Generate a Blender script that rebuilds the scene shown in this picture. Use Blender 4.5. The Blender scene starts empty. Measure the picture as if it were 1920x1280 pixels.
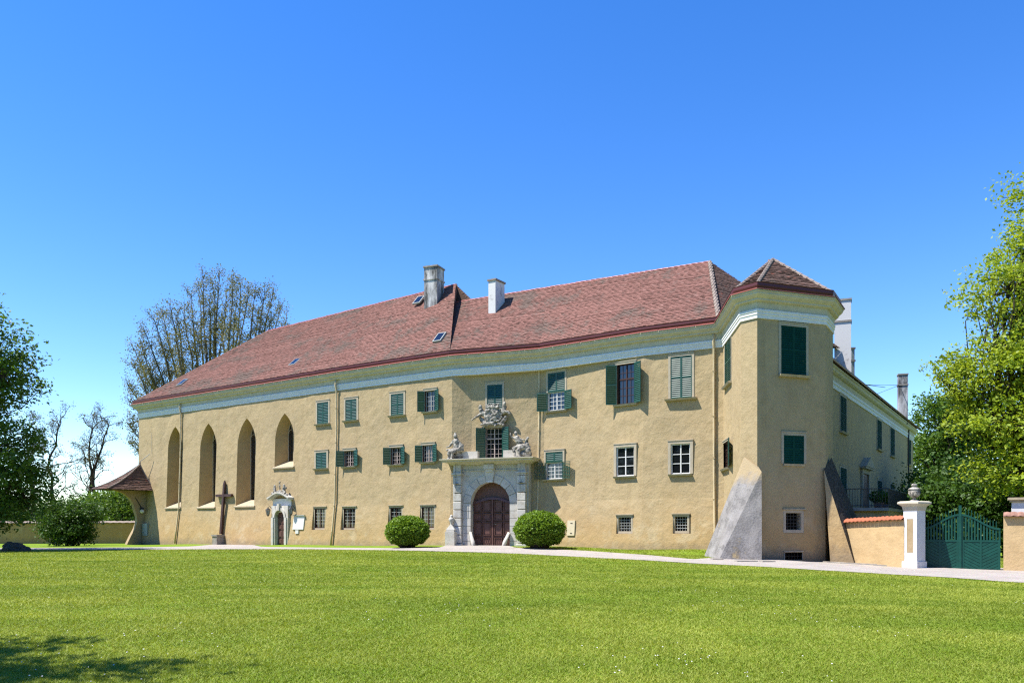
import bpy, bmesh, math, random
import numpy as np
from mathutils import Vector, Matrix, noise

# ------------------------------------------------------------------ camera, sky, sun, exposure
scene = bpy.context.scene
FPX, UC, VH, EYE = 1512.0, 960.0, 988.0, 1.6        # focal length in photo pixels, centre column, horizon row, eye height
cam_data = bpy.data.cameras.new('camera')
cam = bpy.data.objects.new('camera', cam_data)
scene.collection.objects.link(cam)
cam.location = (0, 0, EYE)
cam.rotation_euler = (math.radians(90), 0, 0)
cam_data.sensor_width = 36.0
cam_data.lens = 36.0 * FPX / 1920.0
cam_data.shift_y = (VH - 640.0) / 1920.0
cam_data.clip_end = 4000.0
scene.camera = cam

SUN = Vector((0.80, 0.17, -1.45)).normalized()      # direction the light travels
world = bpy.data.worlds.new('World')
scene.world = world
world.use_nodes = True
wn = world.node_tree.nodes
sky = wn.new('ShaderNodeTexSky')
sky.sky_type = 'NISHITA'
sky.sun_disc = False
sky.sun_elevation = math.asin(-SUN.z)
sky.sun_rotation = math.atan2(-SUN.x, -SUN.y)
sky.altitude = 200
sky.air_density = 1.0
sky.dust_density = 0.0
sky.ozone_density = 3.0
hsv = wn.new('ShaderNodeHueSaturation')
hsv.inputs['Saturation'].default_value = 1.33
hsv.inputs['Value'].default_value = 1.0
hsv.inputs['Hue'].default_value = 0.512
world.node_tree.links.new(sky.outputs[0], hsv.inputs['Color'])
world.node_tree.links.new(hsv.outputs[0], wn['Background'].inputs[0])
wn['Background'].inputs[1].default_value = 0.135
sun_data = bpy.data.lights.new('sun', 'SUN')
sun_data.energy = 5.0
sun_data.angle = math.radians(0.53)
sun_data.color = (1.0, 0.95, 0.86)
sun_obj = bpy.data.objects.new('sun', sun_data)
scene.collection.objects.link(sun_obj)
sun_obj.location = (-60, 20, 80)
sun_obj.rotation_euler = SUN.to_track_quat('-Z', 'Y').to_euler()
scene.view_settings.view_transform = 'Standard'
scene.view_settings.look = 'None'
scene.view_settings.gamma = 1.0
scene.view_settings.use_curve_mapping = False
scene.view_settings.exposure = 1.0
scene.cycles.filter_width = 1.25
scene.cycles.use_denoising = False

rng = np.random.default_rng(7)
random.seed(7)
C = scene.collection

# ------------------------------------------------------------------ material helpers
class NT:
    def __init__(self, name):
        self.m = bpy.data.materials.new(name)
        self.m.use_nodes = True
        self.t = self.m.node_tree
        self.b = self.t.nodes['Principled BSDF']
        self.out = self.t.nodes['Material Output']
    def n(self, kind, **kw):
        x = self.t.nodes.new(kind)
        for k, v in kw.items():
            if k in x.inputs.keys() if isinstance(k, str) else False:
                x.inputs[k].default_value = v
            else:
                setattr(x, k, v)
        return x
    def l(self, a, b):
        self.t.links.new(a, b)
    def noise(self, scale, detail=4, rough=0.55, vec=None, dim=None):
        x = self.t.nodes.new('ShaderNodeTexNoise')
        x.inputs['Scale'].default_value = scale
        x.inputs['Detail'].default_value = detail
        x.inputs['Roughness'].default_value = rough
        self.l(vec if vec is not None else self.pos(), x.inputs['Vector'])
        return x.outputs['Fac']
    def pos(self):
        if not hasattr(self, '_pos'):
            self._pos = self.t.nodes.new('ShaderNodeNewGeometry').outputs['Position']
        return self._pos
    def scaled(self, sx, sy, sz):
        m = self.t.nodes.new('ShaderNodeMapping')
        m.inputs['Scale'].default_value = (sx, sy, sz)
        self.l(self.pos(), m.inputs['Vector'])
        return m.outputs[0]
    def ramp(self, fac, stops):
        r = self.t.nodes.new('ShaderNodeValToRGB')
        cr = r.color_ramp
        while len(cr.elements) < len(stops):
            cr.elements.new(0.5)
        for e, (p, c) in zip(cr.elements, stops):
            e.position = p
            e.color = (c[0], c[1], c[2], 1) if not isinstance(c, (int, float)) else (c, c, c, 1)
        self.l(fac, r.inputs[0])
        return r.outputs[0]
    def mix(self, fac, a, b, mode='MIX'):
        x = self.t.nodes.new('ShaderNodeMix')
        x.data_type = 'RGBA'
        x.blend_type = mode
        for sock, v in ((x.inputs[0], fac), (x.inputs[6], a), (x.inputs[7], b)):
            if isinstance(v, (int, float)):
                sock.default_value = v
            elif isinstance(v, tuple):
                sock.default_value = (v[0], v[1], v[2], 1)
            else:
                self.l(v, sock)
        return x.outputs[2]
    def math(self, op, a, b=None):
        x = self.t.nodes.new('ShaderNodeMath')
        x.operation = op
        for sock, v in ((x.inputs[0], a), (x.inputs[1], b)):
            if v is None: continue
            if isinstance(v, (int, float)): sock.default_value = v
            else: self.l(v, sock)
        return x.outputs[0]
    def bump(self, h, strength, dist=0.02):
        x = self.t.nodes.new('ShaderNodeBump')
        x.inputs['Strength'].default_value = strength
        x.inputs['Distance'].default_value = dist
        self.l(h, x.inputs['Height'])
        self.l(x.outputs[0], self.b.inputs['Normal'])
    def col(self, c):
        if isinstance(c, tuple): self.b.inputs['Base Color'].default_value = (c[0], c[1], c[2], 1)
        else: self.l(c, self.b.inputs['Base Color'])
    def rough(self, r, spec=0.3):
        if isinstance(r, (int, float)): self.b.inputs['Roughness'].default_value = r
        else: self.l(r, self.b.inputs['Roughness'])
        self.b.inputs['Specular IOR Level'].default_value = spec
    def z(self):
        s = self.t.nodes.new('ShaderNodeSeparateXYZ')
        self.l(self.pos(), s.inputs[0])
        return s.outputs[2]
    def attr(self, name):
        a = self.t.nodes.new('ShaderNodeAttribute')
        a.attribute_name = name
        return a.outputs['Fac']

M = {}
def plain(key, c, rough=0.6, spec=0.3, var=0.12, scale=3.0, bump=0.0, bscale=40, metal=0.0):
    k = NT(key)
    c = tuple(x * 0.75 for x in c)
    n = k.noise(scale, 5)
    k.col(k.mix(k.ramp(n, [(0.3, 0.0), (0.7, 1.0)]), tuple(x * (1 - var) for x in c), tuple(min(1, x * (1 + var)) for x in c)))
    k.rough(rough, spec)
    k.b.inputs['Metallic'].default_value = metal
    if bump: k.bump(k.noise(bscale, 4), bump)
    M[key] = k.m
    return k

def plaster(key, base, stain=True, bump=0.5):
    k = NT(key)
    big = k.noise(0.35, 5, 0.6)
    mid = k.noise(1.6, 6, 0.65)
    fine = k.noise(9, 4, 0.6)
    c = k.mix(k.ramp(big, [(0.35, 0.0), (0.68, 1.0)]), tuple(x * 0.93 for x in base), (base[0] * 1.06, base[1] * 1.04, base[2] * 1.0))
    c = k.mix(k.math('MULTIPLY', k.ramp(mid, [(0.44, 0.0), (0.72, 1.0)]), 0.65), c, (base[0] * 0.78, base[1] * 0.74, base[2] * 0.66))
    c = k.mix(k.math('MULTIPLY', k.ramp(fine, [(0.5, 0.0), (0.72, 1.0)]), 0.22), c, (base[0] * 0.72, base[1] * 0.7, base[2] * 0.66))
    if stain:
        # rising damp: an uneven orange-ochre stain along the foot of the wall, then dirt at the very foot
        hz = k.math('ADD', k.z(), k.math('MULTIPLY', k.math('SUBTRACT', k.noise(0.55, 5, 0.7), 0.5), 5.0))
        f = k.ramp(k.math('MULTIPLY', hz, 0.2), [(0.2, 1.0), (0.72, 0.0)])
        c = k.mix(k.math('MULTIPLY', f, 0.75), c, (base[0] * 0.98, base[1] * 0.85, base[2] * 0.66))
        pale = k.ramp(k.math('ADD', k.noise(0.9, 6, 0.7), k.math('MULTIPLY', k.z(), -0.035)), [(0.47, 0.0), (0.58, 1.0)])
        c = k.mix(k.math('MULTIPLY', pale, 0.6), c, (base[0] * 1.1, base[1] * 1.14, base[2] * 1.2))
        damp = k.ramp(k.math('ADD', k.noise(0.62, 7, 0.75, k.scaled(1.0, 1.0, 1.7)), k.math('MULTIPLY', k.z(), -0.03)), [(0.55, 0.0), (0.62, 1.0)])
        c = k.mix(k.math('MULTIPLY', damp, 0.45), c, (base[0] * 0.6, base[1] * 0.58, base[2] * 0.58))
        hz2 = k.math('ADD', k.z(), k.math('MULTIPLY', k.math('SUBTRACT', k.noise(2.2, 5, 0.7), 0.5), 1.3))
        g = k.ramp(hz2, [(0.12, 1.0), (0.75, 0.0)])
        c = k.mix(k.math('MULTIPLY', g, 0.7), c, (0.2, 0.16, 0.11))
        # faint vertical run-off streaks
        s = k.noise(1.0, 4, 0.6, k.scaled(2.2, 2.2, 0.12))
        c = k.mix(k.math('MULTIPLY', k.ramp(s, [(0.56, 0.0), (0.74, 1.0)]), 0.35), c, (base[0] * 0.66, base[1] * 0.62, base[2] * 0.56))
    k.col(c)
    k.rough(0.92, 0.15)
    h = k.math('ADD', k.math('MULTIPLY', k.noise(2.6, 6, 0.62), 1.0), k.math('MULTIPLY', k.noise(11, 4, 0.6), 0.3))
    k.bump(h, bump, 0.09)
    M[key] = k.m

plaster('plaster', (0.405, 0.315, 0.187))
plaster('plaster_garden', (0.50, 0.365, 0.20), stain=False, bump=0.35)
plaster('plaster_smooth', (0.365, 0.28, 0.172), stain=False, bump=0.2)
plaster('plaster_warm', (0.43, 0.30, 0.145), bump=0.3)
plain('cornice_paint', (0.66, 0.60, 0.47), 0.85, 0.2, 0.1, 2.0, 0.1, 12)
plain('white_trim', (0.90, 0.89, 0.88), 0.8, 0.2, 0.06, 3.0)
plain('white_paint', (0.8, 0.8, 0.78), 0.5, 0.4, 0.04)
plain('surround', (0.52, 0.45, 0.34), 0.85, 0.2, 0.1, 5.0, 0.1, 30)
plain('sill_stone', (0.50, 0.42, 0.29), 0.85, 0.2, 0.18, 5.0, 0.2, 30)
kk = plain('green_paint', (0.005, 0.075, 0.052), 0.5, 0.5, 0.15, 4.0)
kk.b.inputs['Coat Weight'].default_value = 0.2
kk.b.inputs['Coat Roughness'].default_value = 0.4
plain('green_matte', (0.006, 0.066, 0.05), 0.85, 0.12, 0.15, 4.0)
plain('gate_paint', (0.005, 0.078, 0.058), 0.5, 0.35, 0.18, 3.0)
plain('red_metal', (0.11, 0.016, 0.015), 0.5, 0.5, 0.15, 1.5)
plain('pink_metal', (0.40, 0.12, 0.10), 0.55, 0.4, 0.12, 1.2)
plain('pipe_paint', (0.70, 0.56, 0.34), 0.5, 0.4, 0.1)
plain('iron', (0.025, 0.025, 0.027), 0.5, 0.5, 0.2)
plain('lead_bars', (0.42, 0.43, 0.42), 0.6, 0.4, 0.1)
plain('brown_frame', (0.07, 0.028, 0.018), 0.5, 0.4, 0.2)
plain('curtain', (0.5, 0.42, 0.38), 0.9, 0.1, 0.1)
plain('grey_metal', (0.35, 0.39, 0.37), 0.5, 0.5, 0.08)
plain('box_paint', (0.72, 0.62, 0.42), 0.6, 0.3, 0.05)
plain('board_white', (0.8, 0.79, 0.76), 0.5, 0.4, 0.03)
plain('bark', (0.075, 0.058, 0.045), 0.95, 0.1, 0.3, 6.0, 0.6, 14)
plain('bark_pale', (0.16, 0.14, 0.11), 0.95, 0.1, 0.3, 6.0, 0.6, 14)
plain('rock', (0.14, 0.13, 0.11), 0.95, 0.1, 0.35, 4.0, 0.8, 9)
plain('clay_cap', (0.36, 0.2, 0.15), 0.9, 0.2, 0.3, 4.0, 0.2, 20)
plain('mortar', (0.33, 0.27, 0.23), 0.95, 0.1, 0.25, 4.0, 0.3, 20)
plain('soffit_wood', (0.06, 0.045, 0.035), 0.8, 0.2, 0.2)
plain('dark_inside', (0.012, 0.011, 0.010), 0.9, 0.05, 0.1)
plain('slab_stone', (0.34, 0.31, 0.27), 0.9, 0.2, 0.2, 5.0, 0.3, 20)

def mk_stone():
    k = NT('portal_stone')
    c = k.mix(k.ramp(k.noise(1.2, 6, 0.65), [(0.35, 0.0), (0.7, 1.0)]), (0.44, 0.41, 0.36), (0.57, 0.55, 0.50))
    c = k.mix(k.math('MULTIPLY', k.ramp(k.noise(2.5, 6, 0.7), [(0.54, 0.0), (0.68, 1.0)]), 0.5), c, (0.30, 0.25, 0.17))
    k.col(c); k.rough(0.85, 0.2); k.bump(k.noise(18, 5), 0.25)
    M['portal_stone'] = k.m
    k = NT('statue_stone')
    c = k.mix(k.ramp(k.noise(5, 6, 0.7), [(0.4, 0.0), (0.6, 1.0)]), (0.10, 0.092, 0.08), (0.42, 0.39, 0.34))
    k.col(c); k.rough(0.9, 0.15); k.bump(k.noise(16, 5), 0.6)
    M['statue_stone'] = k.m
    k = NT('mossy_shaded_render')  # dark mossy stain, with the shade of the buttress's right side coloured in
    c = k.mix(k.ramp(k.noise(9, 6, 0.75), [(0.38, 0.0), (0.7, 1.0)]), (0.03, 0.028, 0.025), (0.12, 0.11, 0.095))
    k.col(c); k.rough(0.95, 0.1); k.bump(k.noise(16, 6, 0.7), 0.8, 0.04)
    M['mossy_shaded_render'] = k.m
    # grey cement render of the buttresses: blotched with dark lichen in the upper half, ochre where it flakes off
    k = NT('buttress_render')
    c = k.mix(k.ramp(k.noise(1.6, 6, 0.7), [(0.35, 0.0), (0.7, 1.0)]), (0.225, 0.21, 0.2), (0.31, 0.295, 0.285))
    dark = k.ramp(k.math('ADD', k.noise(1.1, 7, 0.75), k.math('MULTIPLY', k.noise(14, 4, 0.7), 0.35)), [(0.66, 0.0), (0.8, 1.0)])
    c = k.mix(k.math('MULTIPLY', dark, 0.6), c, (0.10, 0.095, 0.092))
    c = k.mix(k.ramp(k.noise(0.55, 5, 0.65), [(0.60, 0.0), (0.66, 1.0)]), c, (0.36, 0.28, 0.16))
    zz = k.math('ADD', k.z(), k.math('MULTIPLY', k.math('SUBTRACT', k.noise(1.3, 5, 0.7), 0.5), 2.0))
    c = k.mix(k.ramp(k.math('MULTIPLY', zz, 0.2), [(0.74, 0.0), (0.86, 1.0)]), c, (0.36, 0.28, 0.17))
    k.col(c); k.rough(0.95, 0.1); k.bump(k.noise(11, 6, 0.7), 0.7, 0.04)
    M['buttress_render'] = k.m
    k = NT('chimney_render')
    c = k.mix(k.ramp(k.noise(1.0, 6, 0.7, k.scaled(1.6, 1.6, 0.5)), [(0.40, 0.0), (0.62, 1.0)]), (0.09, 0.086, 0.082), (0.52, 0.51, 0.50))
    k.col(c); k.rough(0.9, 0.15); k.bump(k.noise(14, 5), 0.4)
    M['chimney_grey'] = k.m
    k = NT('chimney_white')
    c = k.mix(k.ramp(k.noise(1.4, 6, 0.7), [(0.56, 0.0), (0.66, 1.0)]), (0.58, 0.57, 0.56), (0.34, 0.32, 0.31))
    k.col(c); k.rough(0.9, 0.15)
    M['chimney_white'] = k.m
    # oak gate
    k = NT('oak')
    c = k.mix(k.noise(3.0, 5, 0.6, k.scaled(6, 6, 0.6)), (0.07, 0.032, 0.024), (0.17, 0.085, 0.066))
    k.col(c); k.rough(0.5, 0.4); k.bump(k.noise(6.0, 5, 0.6, k.scaled(8, 8, 0.7)), 0.2)
    M['oak'] = k.m
    k = NT('window_glass')
    k.col((0.008, 0.009, 0.011)); k.rough(0.04, 0.9)
    k.bump(k.noise(1.8, 2), 0.03)
    M['glass'] = k.m
mk_stone()

def tile_mat(key, cols, lichen, lich_col):
    k = NT(key)
    r = k.attr('rnd')
    c = k.ramp(r, [(i / (len(cols) - 1), x) for i, x in enumerate(cols)])
    ln = k.ramp(k.math('ADD', k.noise(0.33, 6, 0.72), k.math('MULTIPLY', k.math('SUBTRACT', r, 0.5), 0.12)), [(lichen, 0.0), (lichen + 0.1, 1.0)])
    c = k.mix(k.math('MULTIPLY', ln, 0.75), c, lich_col)
    c = k.mix(k.math('MULTIPLY', k.ramp(k.noise(6, 5, 0.7), [(0.5, 0.0), (0.75, 1.0)]), 0.35), c, (0.15, 0.09, 0.07))
    k.col(c); k.rough(0.9, 0.15); k.bump(k.noise(30, 3), 0.2)
    M[key] = k.m
tile_mat('roof_tile', [(0.105, 0.056, 0.044), (0.165, 0.083, 0.066), (0.205, 0.102, 0.082), (0.23, 0.115, 0.093), (0.185, 0.09, 0.072), (0.27, 0.145, 0.12)], 0.505, (0.115, 0.095, 0.078))
tile_mat('old_tile', [(0.07, 0.043, 0.033), (0.11, 0.068, 0.052), (0.14, 0.086, 0.066), (0.10, 0.062, 0.048), (0.16, 0.10, 0.08), (0.15, 0.092, 0.072), (0.28, 0.09, 0.055)], 0.55, (0.08, 0.07, 0.056))
tile_mat('orange_tile', [(0.36, 0.12, 0.065), (0.44, 0.16, 0.09), (0.48, 0.185, 0.11)], 0.72, (0.3, 0.16, 0.1))

def leaf_mat(key, lo, hi, transl=0.35, rough=0.5):
    k = NT(key)
    r = k.attr('rnd')
    c = k.ramp(r, [(0.0, lo), (1.0, hi)])
    c = k.mix(k.math('MULTIPLY', k.ramp(k.noise(0.5, 3), [(0.4, 0.0), (0.65, 1.0)]), 0.4), c, tuple(x * 0.7 for x in hi))
    k.col(c); k.rough(rough, 0.3)
    tr = k.t.nodes.new('ShaderNodeBsdfTranslucent')
    k.l(k.mix(1.0, c, (1.35, 1.25, 0.6), 'MULTIPLY'), tr.inputs[0])
    ms = k.t.nodes.new('ShaderNodeMixShader')
    ms.inputs[0].default_value = transl
    k.l(k.b.outputs[0], ms.inputs[1]); k.l(tr.outputs[0], ms.inputs[2])
    k.l(ms.outputs[0], k.out.inputs[0])
    M[key] = k.m
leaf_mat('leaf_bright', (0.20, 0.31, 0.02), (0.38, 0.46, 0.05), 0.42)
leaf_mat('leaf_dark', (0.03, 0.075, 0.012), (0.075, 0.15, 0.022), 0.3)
leaf_mat('leaf_chestnut', (0.045, 0.10, 0.014), (0.12, 0.21, 0.028), 0.4)
leaf_mat('leaf_mid', (0.06, 0.13, 0.02), (0.13, 0.22, 0.03), 0.35)
leaf_mat('leaf_poplar', (0.11, 0.12, 0.045), (0.21, 0.20, 0.085), 0.35)
leaf_mat('leaf_sparse', (0.08, 0.085, 0.03), (0.15, 0.14, 0.05), 0.3)
leaf_mat('leaf_box', (0.09, 0.18, 0.012), (0.21, 0.33, 0.025), 0.28)
leaf_mat('grass_blade', (0.15, 0.215, 0.014), (0.33, 0.37, 0.055), 0.3, 0.6)

def ground_mats():
    k = NT('lawn_turf')
    c = k.mix(k.ramp(k.noise(0.25, 5, 0.6), [(0.35, 0.0), (0.7, 1.0)]), (0.15, 0.235, 0.016), (0.205, 0.29, 0.026))
    c = k.mix(k.math('MULTIPLY', k.ramp(k.noise(0.6, 6, 0.7, k.scaled(0.5, 1.6, 1)), [(0.5, 0.0), (0.72, 1.0)]), 0.4), c, (0.31, 0.345, 0.09))
    c = k.mix(k.math('MULTIPLY', k.ramp(k.noise(38, 4, 0.7), [(0.42, 1.0), (0.6, 0.0)]), 0.5), c, (0.09, 0.16, 0.010))
    k.col(c); k.rough(0.9, 0.1); k.bump(k.noise(45, 4, 0.7), 0.8, 0.04)
    M['lawn'] = k.m
    k = NT('gravel')
    v = k.t.nodes.new('ShaderNodeTexVoronoi'); v.inputs['Scale'].default_value = 38
    k.l(k.pos(), v.inputs['Vector'])
    c = k.mix(k.ramp(k.noise(0.8, 6, 0.7), [(0.3, 0.0), (0.7, 1.0)]), (0.31, 0.275, 0.245), (0.41, 0.37, 0.335))
    c = k.mix(0.35, c, v.outputs['Color'], 'SOFT_LIGHT')
    c = k.mix(k.math('MULTIPLY', k.ramp(k.noise(3.5, 5, 0.7), [(0.55, 0.0), (0.75, 1.0)]), 0.4), c, (0.19, 0.17, 0.14))
    k.col(c); k.rough(0.95, 0.1); k.bump(v.outputs['Distance'], 0.7, 0.03)
    M['gravel'] = k.m
ground_mats()

# ------------------------------------------------------------------ mesh helpers
class MB:
    """collects faces; build() links them as one mesh object"""
    def __init__(self):
        self.v, self.f, self.mi = [], [], []
    def face(self, pts, mi=0):
        i = len(self.v)
        self.v.extend([tuple(p) for p in pts])
        self.f.append(tuple(range(i, i + len(pts)))); self.mi.append(mi)
    def box(self, F, x0, x1, y0, y1, z0, z1, mi=0):
        p = [F(x, y, z) for z in (z0, z1) for y in (y0, y1) for x in (x0, x1)]
        i = len(self.v); self.v.extend([tuple(q) for q in p])
        for q in ((0, 2, 3, 1), (4, 5, 7, 6), (0, 1, 5, 4), (2, 6, 7, 3), (0, 4, 6, 2), (1, 3, 7, 5)):
            self.f.append(tuple(i + k for k in q)); self.mi.append(mi)
    def hexa(self, p, mi=0):
        i = len(self.v); self.v.extend([tuple(q) for q in p])
        for q in ((0, 3, 2, 1), (4, 5, 6, 7), (0, 1, 5, 4), (1, 2, 6, 5), (2, 3, 7, 6), (3, 0, 4, 7)):
            self.f.append(tuple(i + k for k in q)); self.mi.append(mi)
    def tube(self, pts, rad, n=8, mi=0, cap=True):
        pts = [Vector(p) for p in pts]
        if isinstance(rad, (int, float)): rad = [rad] * len(pts)
        rings = []
        ref = None
        for k, p in enumerate(pts):
            d = (pts[min(k + 1, len(pts) - 1)] - pts[max(k - 1, 0)])
            if d.length < 1e-9: d = Vector((0, 0, 1))
            d.normalize()
            if ref is None or abs(ref.dot(d)) > 0.95: ref = Vector((1, 0, 0)) if abs(d.x) < 0.8 else Vector((0, 1, 0))
            a = d.cross(ref).normalized(); b = d.cross(a)
            ref = b.cross(d)
            i = len(self.v)
            for j in range(n):
                t = 2 * math.pi * j / n
                self.v.append(tuple(p + (a * math.cos(t) + b * math.sin(t)) * rad[k]))
            rings.append(i)
        for r0, r1 in zip(rings, rings[1:]):
            for j in range(n):
                self.f.append((r0 + j, r0 + (j + 1) % n, r1 + (j + 1) % n, r1 + j)); self.mi.append(mi)
        if cap:
            self.f.append(tuple(rings[0] + j for j in reversed(range(n)))); self.mi.append(mi)
            self.f.append(tuple(rings[-1] + j for j in range(n))); self.mi.append(mi)
    def lathe(self, F, prof, n=16, mi=0):
        rings = []
        for r, z in prof:
            i = len(self.v)
            for j in range(n):
                t = 2 * math.pi * j / n
                self.v.append(tuple(F(r * math.cos(t), r * math.sin(t), z)))
            rings.append(i)
        for r0, r1 in zip(rings, rings[1:]):
            for j in range(n):
                self.f.append((r0 + j, r0 + (j + 1) % n, r1 + (j + 1) % n, r1 + j)); self.mi.append(mi)
        self.f.append(tuple(rings[-1] + j for j in range(n))); self.mi.append(mi)
    def build(self, name, mats, parent=None, smooth=False, fix=True):
        me = bpy.data.meshes.new(name)
        me.from_pydata(self.v, [], self.f)
        if not isinstance(mats, (list, tuple)): mats = [mats]
        for m in mats: me.materials.append(M[m])
        me.polygons.foreach_set('material_index', self.mi)
        if fix:
            bm = bmesh.new(); bm.from_mesh(me)
            bmesh.ops.remove_doubles(bm, verts=bm.verts, dist=1e-4)
            bmesh.ops.recalc_face_normals(bm, faces=bm.faces)
            bm.to_mesh(me); bm.free()
        if smooth: me.polygons.foreach_set('use_smooth', [True] * len(me.polygons))
        return link(name, me, parent)

def link(name, me, parent=None):
    o = bpy.data.objects.new(name, me)
    C.objects.link(o)
    if parent is not None: attach(o, parent)
    return o
def attach(o, parent):
    o.parent = parent
    o.matrix_parent_inverse = world_of(parent).inverted()
def world_of(o):
    m = Matrix.LocRotScale(o.location, o.rotation_euler, o.scale)
    return world_of(o.parent) @ o.matrix_parent_inverse @ m if o.parent else m
def thing(name, label, cat, loc, group=None):
    o = bpy.data.objects.new(name, None); o.empty_display_size = 0.3
    o.location = loc; C.objects.link(o)
    return tag(o, label, cat, group)
def tag(o, label, cat, group=None, kind=None):
    o['label'] = label; o['category'] = cat
    if group: o['group'] = group
    if kind: o['kind'] = kind
    return o

class Frame:
    """x along the wall, y out of it, z up"""
    def __init__(self, o, ex, ey, ez=(0, 0, 1)):
        self.o, self.ex, self.ey, self.ez = Vector(o), Vector(ex), Vector(ey), Vector(ez)
    def __call__(self, x, y, z):
        return self.o + self.ex * x + self.ey * y + self.ez * z
    def moved(self, x, y, z):
        return Frame(self(x, y, z), self.ex, self.ey, self.ez)
    def turned(self, deg):
        a = math.radians(deg); c, s = math.cos(a), math.sin(a)
        return Frame(self.o, self.ex * c + self.ey * s, self.ey * c - self.ex * s, self.ez)
WORLD = Frame((0, 0, 0), (1, 0, 0), (0, 1, 0))

def quads_np(name, P, mat, parent=None, rnd=None, smooth=False):
    """P (N,k,3): N separate polygons of k corners, one mesh, a random value per face"""
    N, k, _ = P.shape
    me = bpy.data.meshes.new(name)
    me.vertices.add(N * k); me.vertices.foreach_set('co', P.reshape(-1).astype(np.float32))
    me.loops.add(N * k); me.loops.foreach_set('vertex_index', np.arange(N * k, dtype=np.int32))
    me.polygons.add(N); me.polygons.foreach_set('loop_start', np.arange(0, N * k, k, dtype=np.int32))
    me.update(calc_edges=True)
    a = me.attributes.new('rnd', 'FLOAT', 'FACE')
    a.data.foreach_set('value', (rng.random(N) if rnd is None else rnd).astype(np.float32))
    me.materials.append(M[mat])
    return link(name, me, parent)

# ------------------------------------------------------------------ terrain
TP = np.array([(-36, 76, 0.0), (-25, 69, .12), (-13, 61.3, .24), (-4, 55, .36), (2, 53, .37), (11, 46.5, .33), (9.5, 43.5, .12), (12, 39, .0),
               (16.5, 41, -.2), (18.3, 37.3, -.3), (22, 35, -.35), (28, 25, -.35), (17.5, 27, -.28), (0, 40, .1), (0, 25, 0), (0, 8, 0),
               (-10, 8, 0), (10, 8, 0), (-20, 40, .03), (10, 30, -.05), (-40, 55, 0), (60, 80, -.3), (-80, 90, 0), (-12, 50, .2), (30, 60, -.3), (-60, 30, 0), (60, 0, -.3), (0, -40, 0)])
def terr(x, y):
    w = 1.0 / ((TP[:, 0] - x) ** 2 + (TP[:, 1] - y) ** 2 + 3.0) ** 1.7
    return float((w * TP[:, 2]).sum() / w.sum())
def ground_px(u, v):
    z = 0.0
    for _ in range(12):
        d = (EYE - z) * FPX / (v - VH)
        x = (u - UC) / FPX * d
        z = 0.5 * z + 0.5 * terr(x, d)
    return x, d, terr(x, d)

def build_ground():
    xs = np.concatenate([[-1500, -700, -300, -150, -90], np.arange(-60, 60.1, 1.5), [90, 150, 300, 700, 1500]])
    ys = np.concatenate([[-600, -200, -80, -40, -20], np.arange(-8, 100.1, 1.5), [130, 200, 400, 900, 2500]])
    V = [(x, y, terr(x, y) if abs(x) < 100 and -50 < y < 140 else -0.1) for y in ys for x in xs]
    nx = len(xs)
    Fs = [(j * nx + i, j * nx + i + 1, (j + 1) * nx + i + 1, (j + 1) * nx + i) for j in range(len(ys) - 1) for i in range(nx - 1)]
    me = bpy.data.meshes.new('lawn'); me.from_pydata(V, [], Fs); me.materials.append(M['lawn'])
    me.polygons.foreach_set('use_smooth', [True] * len(Fs))
    o = link('lawn', me); o['kind'] = 'structure'; o['label'] = 'wide mown green lawn in front of the castle'
build_ground()

FRONT = [(-400, 1033), (0, 1031), (250, 1030), (440, 1029.5), (615, 1030), (780, 1032.5), (920, 1036), (1000, 1039.5), (1100, 1045), (1220, 1051), (1300, 1056), (1440, 1063), (1550, 1070), (1780, 1083), (1920, 1093), (2400, 1130)]
BACK = [(-400, 1028), (0, 1027.3), (250, 1026), (360, 1024.2), (400, 1020.5), (470, 1020.5), (490, 1025), (615, 1026.6), (740, 1027.4), (822, 1026.8), (836, 1022.5), (952, 1022.5), (966, 1026.5), (1100, 1032.5), (1220, 1041), (1300, 1048.5), (1330, 1046), (1440, 1046), (1560, 1050), (1600, 1053), (1700, 1062), (1880, 1065), (1920, 1069), (2400, 1098)]
def edge_v(poly, u):
    return float(np.interp(u, [p[0] for p in poly], [p[1] for p in poly]))
def build_path():
    us = np.concatenate([np.arange(-400, 2400, 12.0)])
    nc = 8
    V, Fs = [], []
    for u in us:
        j = noise.noise((u * 0.02, 3.1, 0)) * 0.5
        x0, y0, _ = ground_px(u, edge_v(FRONT, u) + j)
        x1, y1, _ = ground_px(u, edge_v(BACK, u))
        for k in range(nc + 1):
            x, y = x0 + (x1 - x0) * k / nc, y0 + (y1 - y0) * k / nc
            V.append((x, y, terr(x, y) + 0.022))
    for i in range(len(us) - 1):
        for k in range(nc):
            a = i * (nc + 1) + k
            Fs.append((a, a + nc + 1, a + nc + 2, a + 1))
    me = bpy.data.meshes.new('gravel_path'); me.from_pydata(V, [], Fs); me.materials.append(M['gravel'])
    me.polygons.foreach_set('use_smooth', [True] * len(Fs))
    bm = bmesh.new(); bm.from_mesh(me); bmesh.ops.recalc_face_normals(bm, faces=bm.faces); bm.to_mesh(me); bm.free()
    o = link('gravel_path', me); o['kind'] = 'structure'; o['label'] = 'pale gravel path running along the castle front'
build_path()

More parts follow.
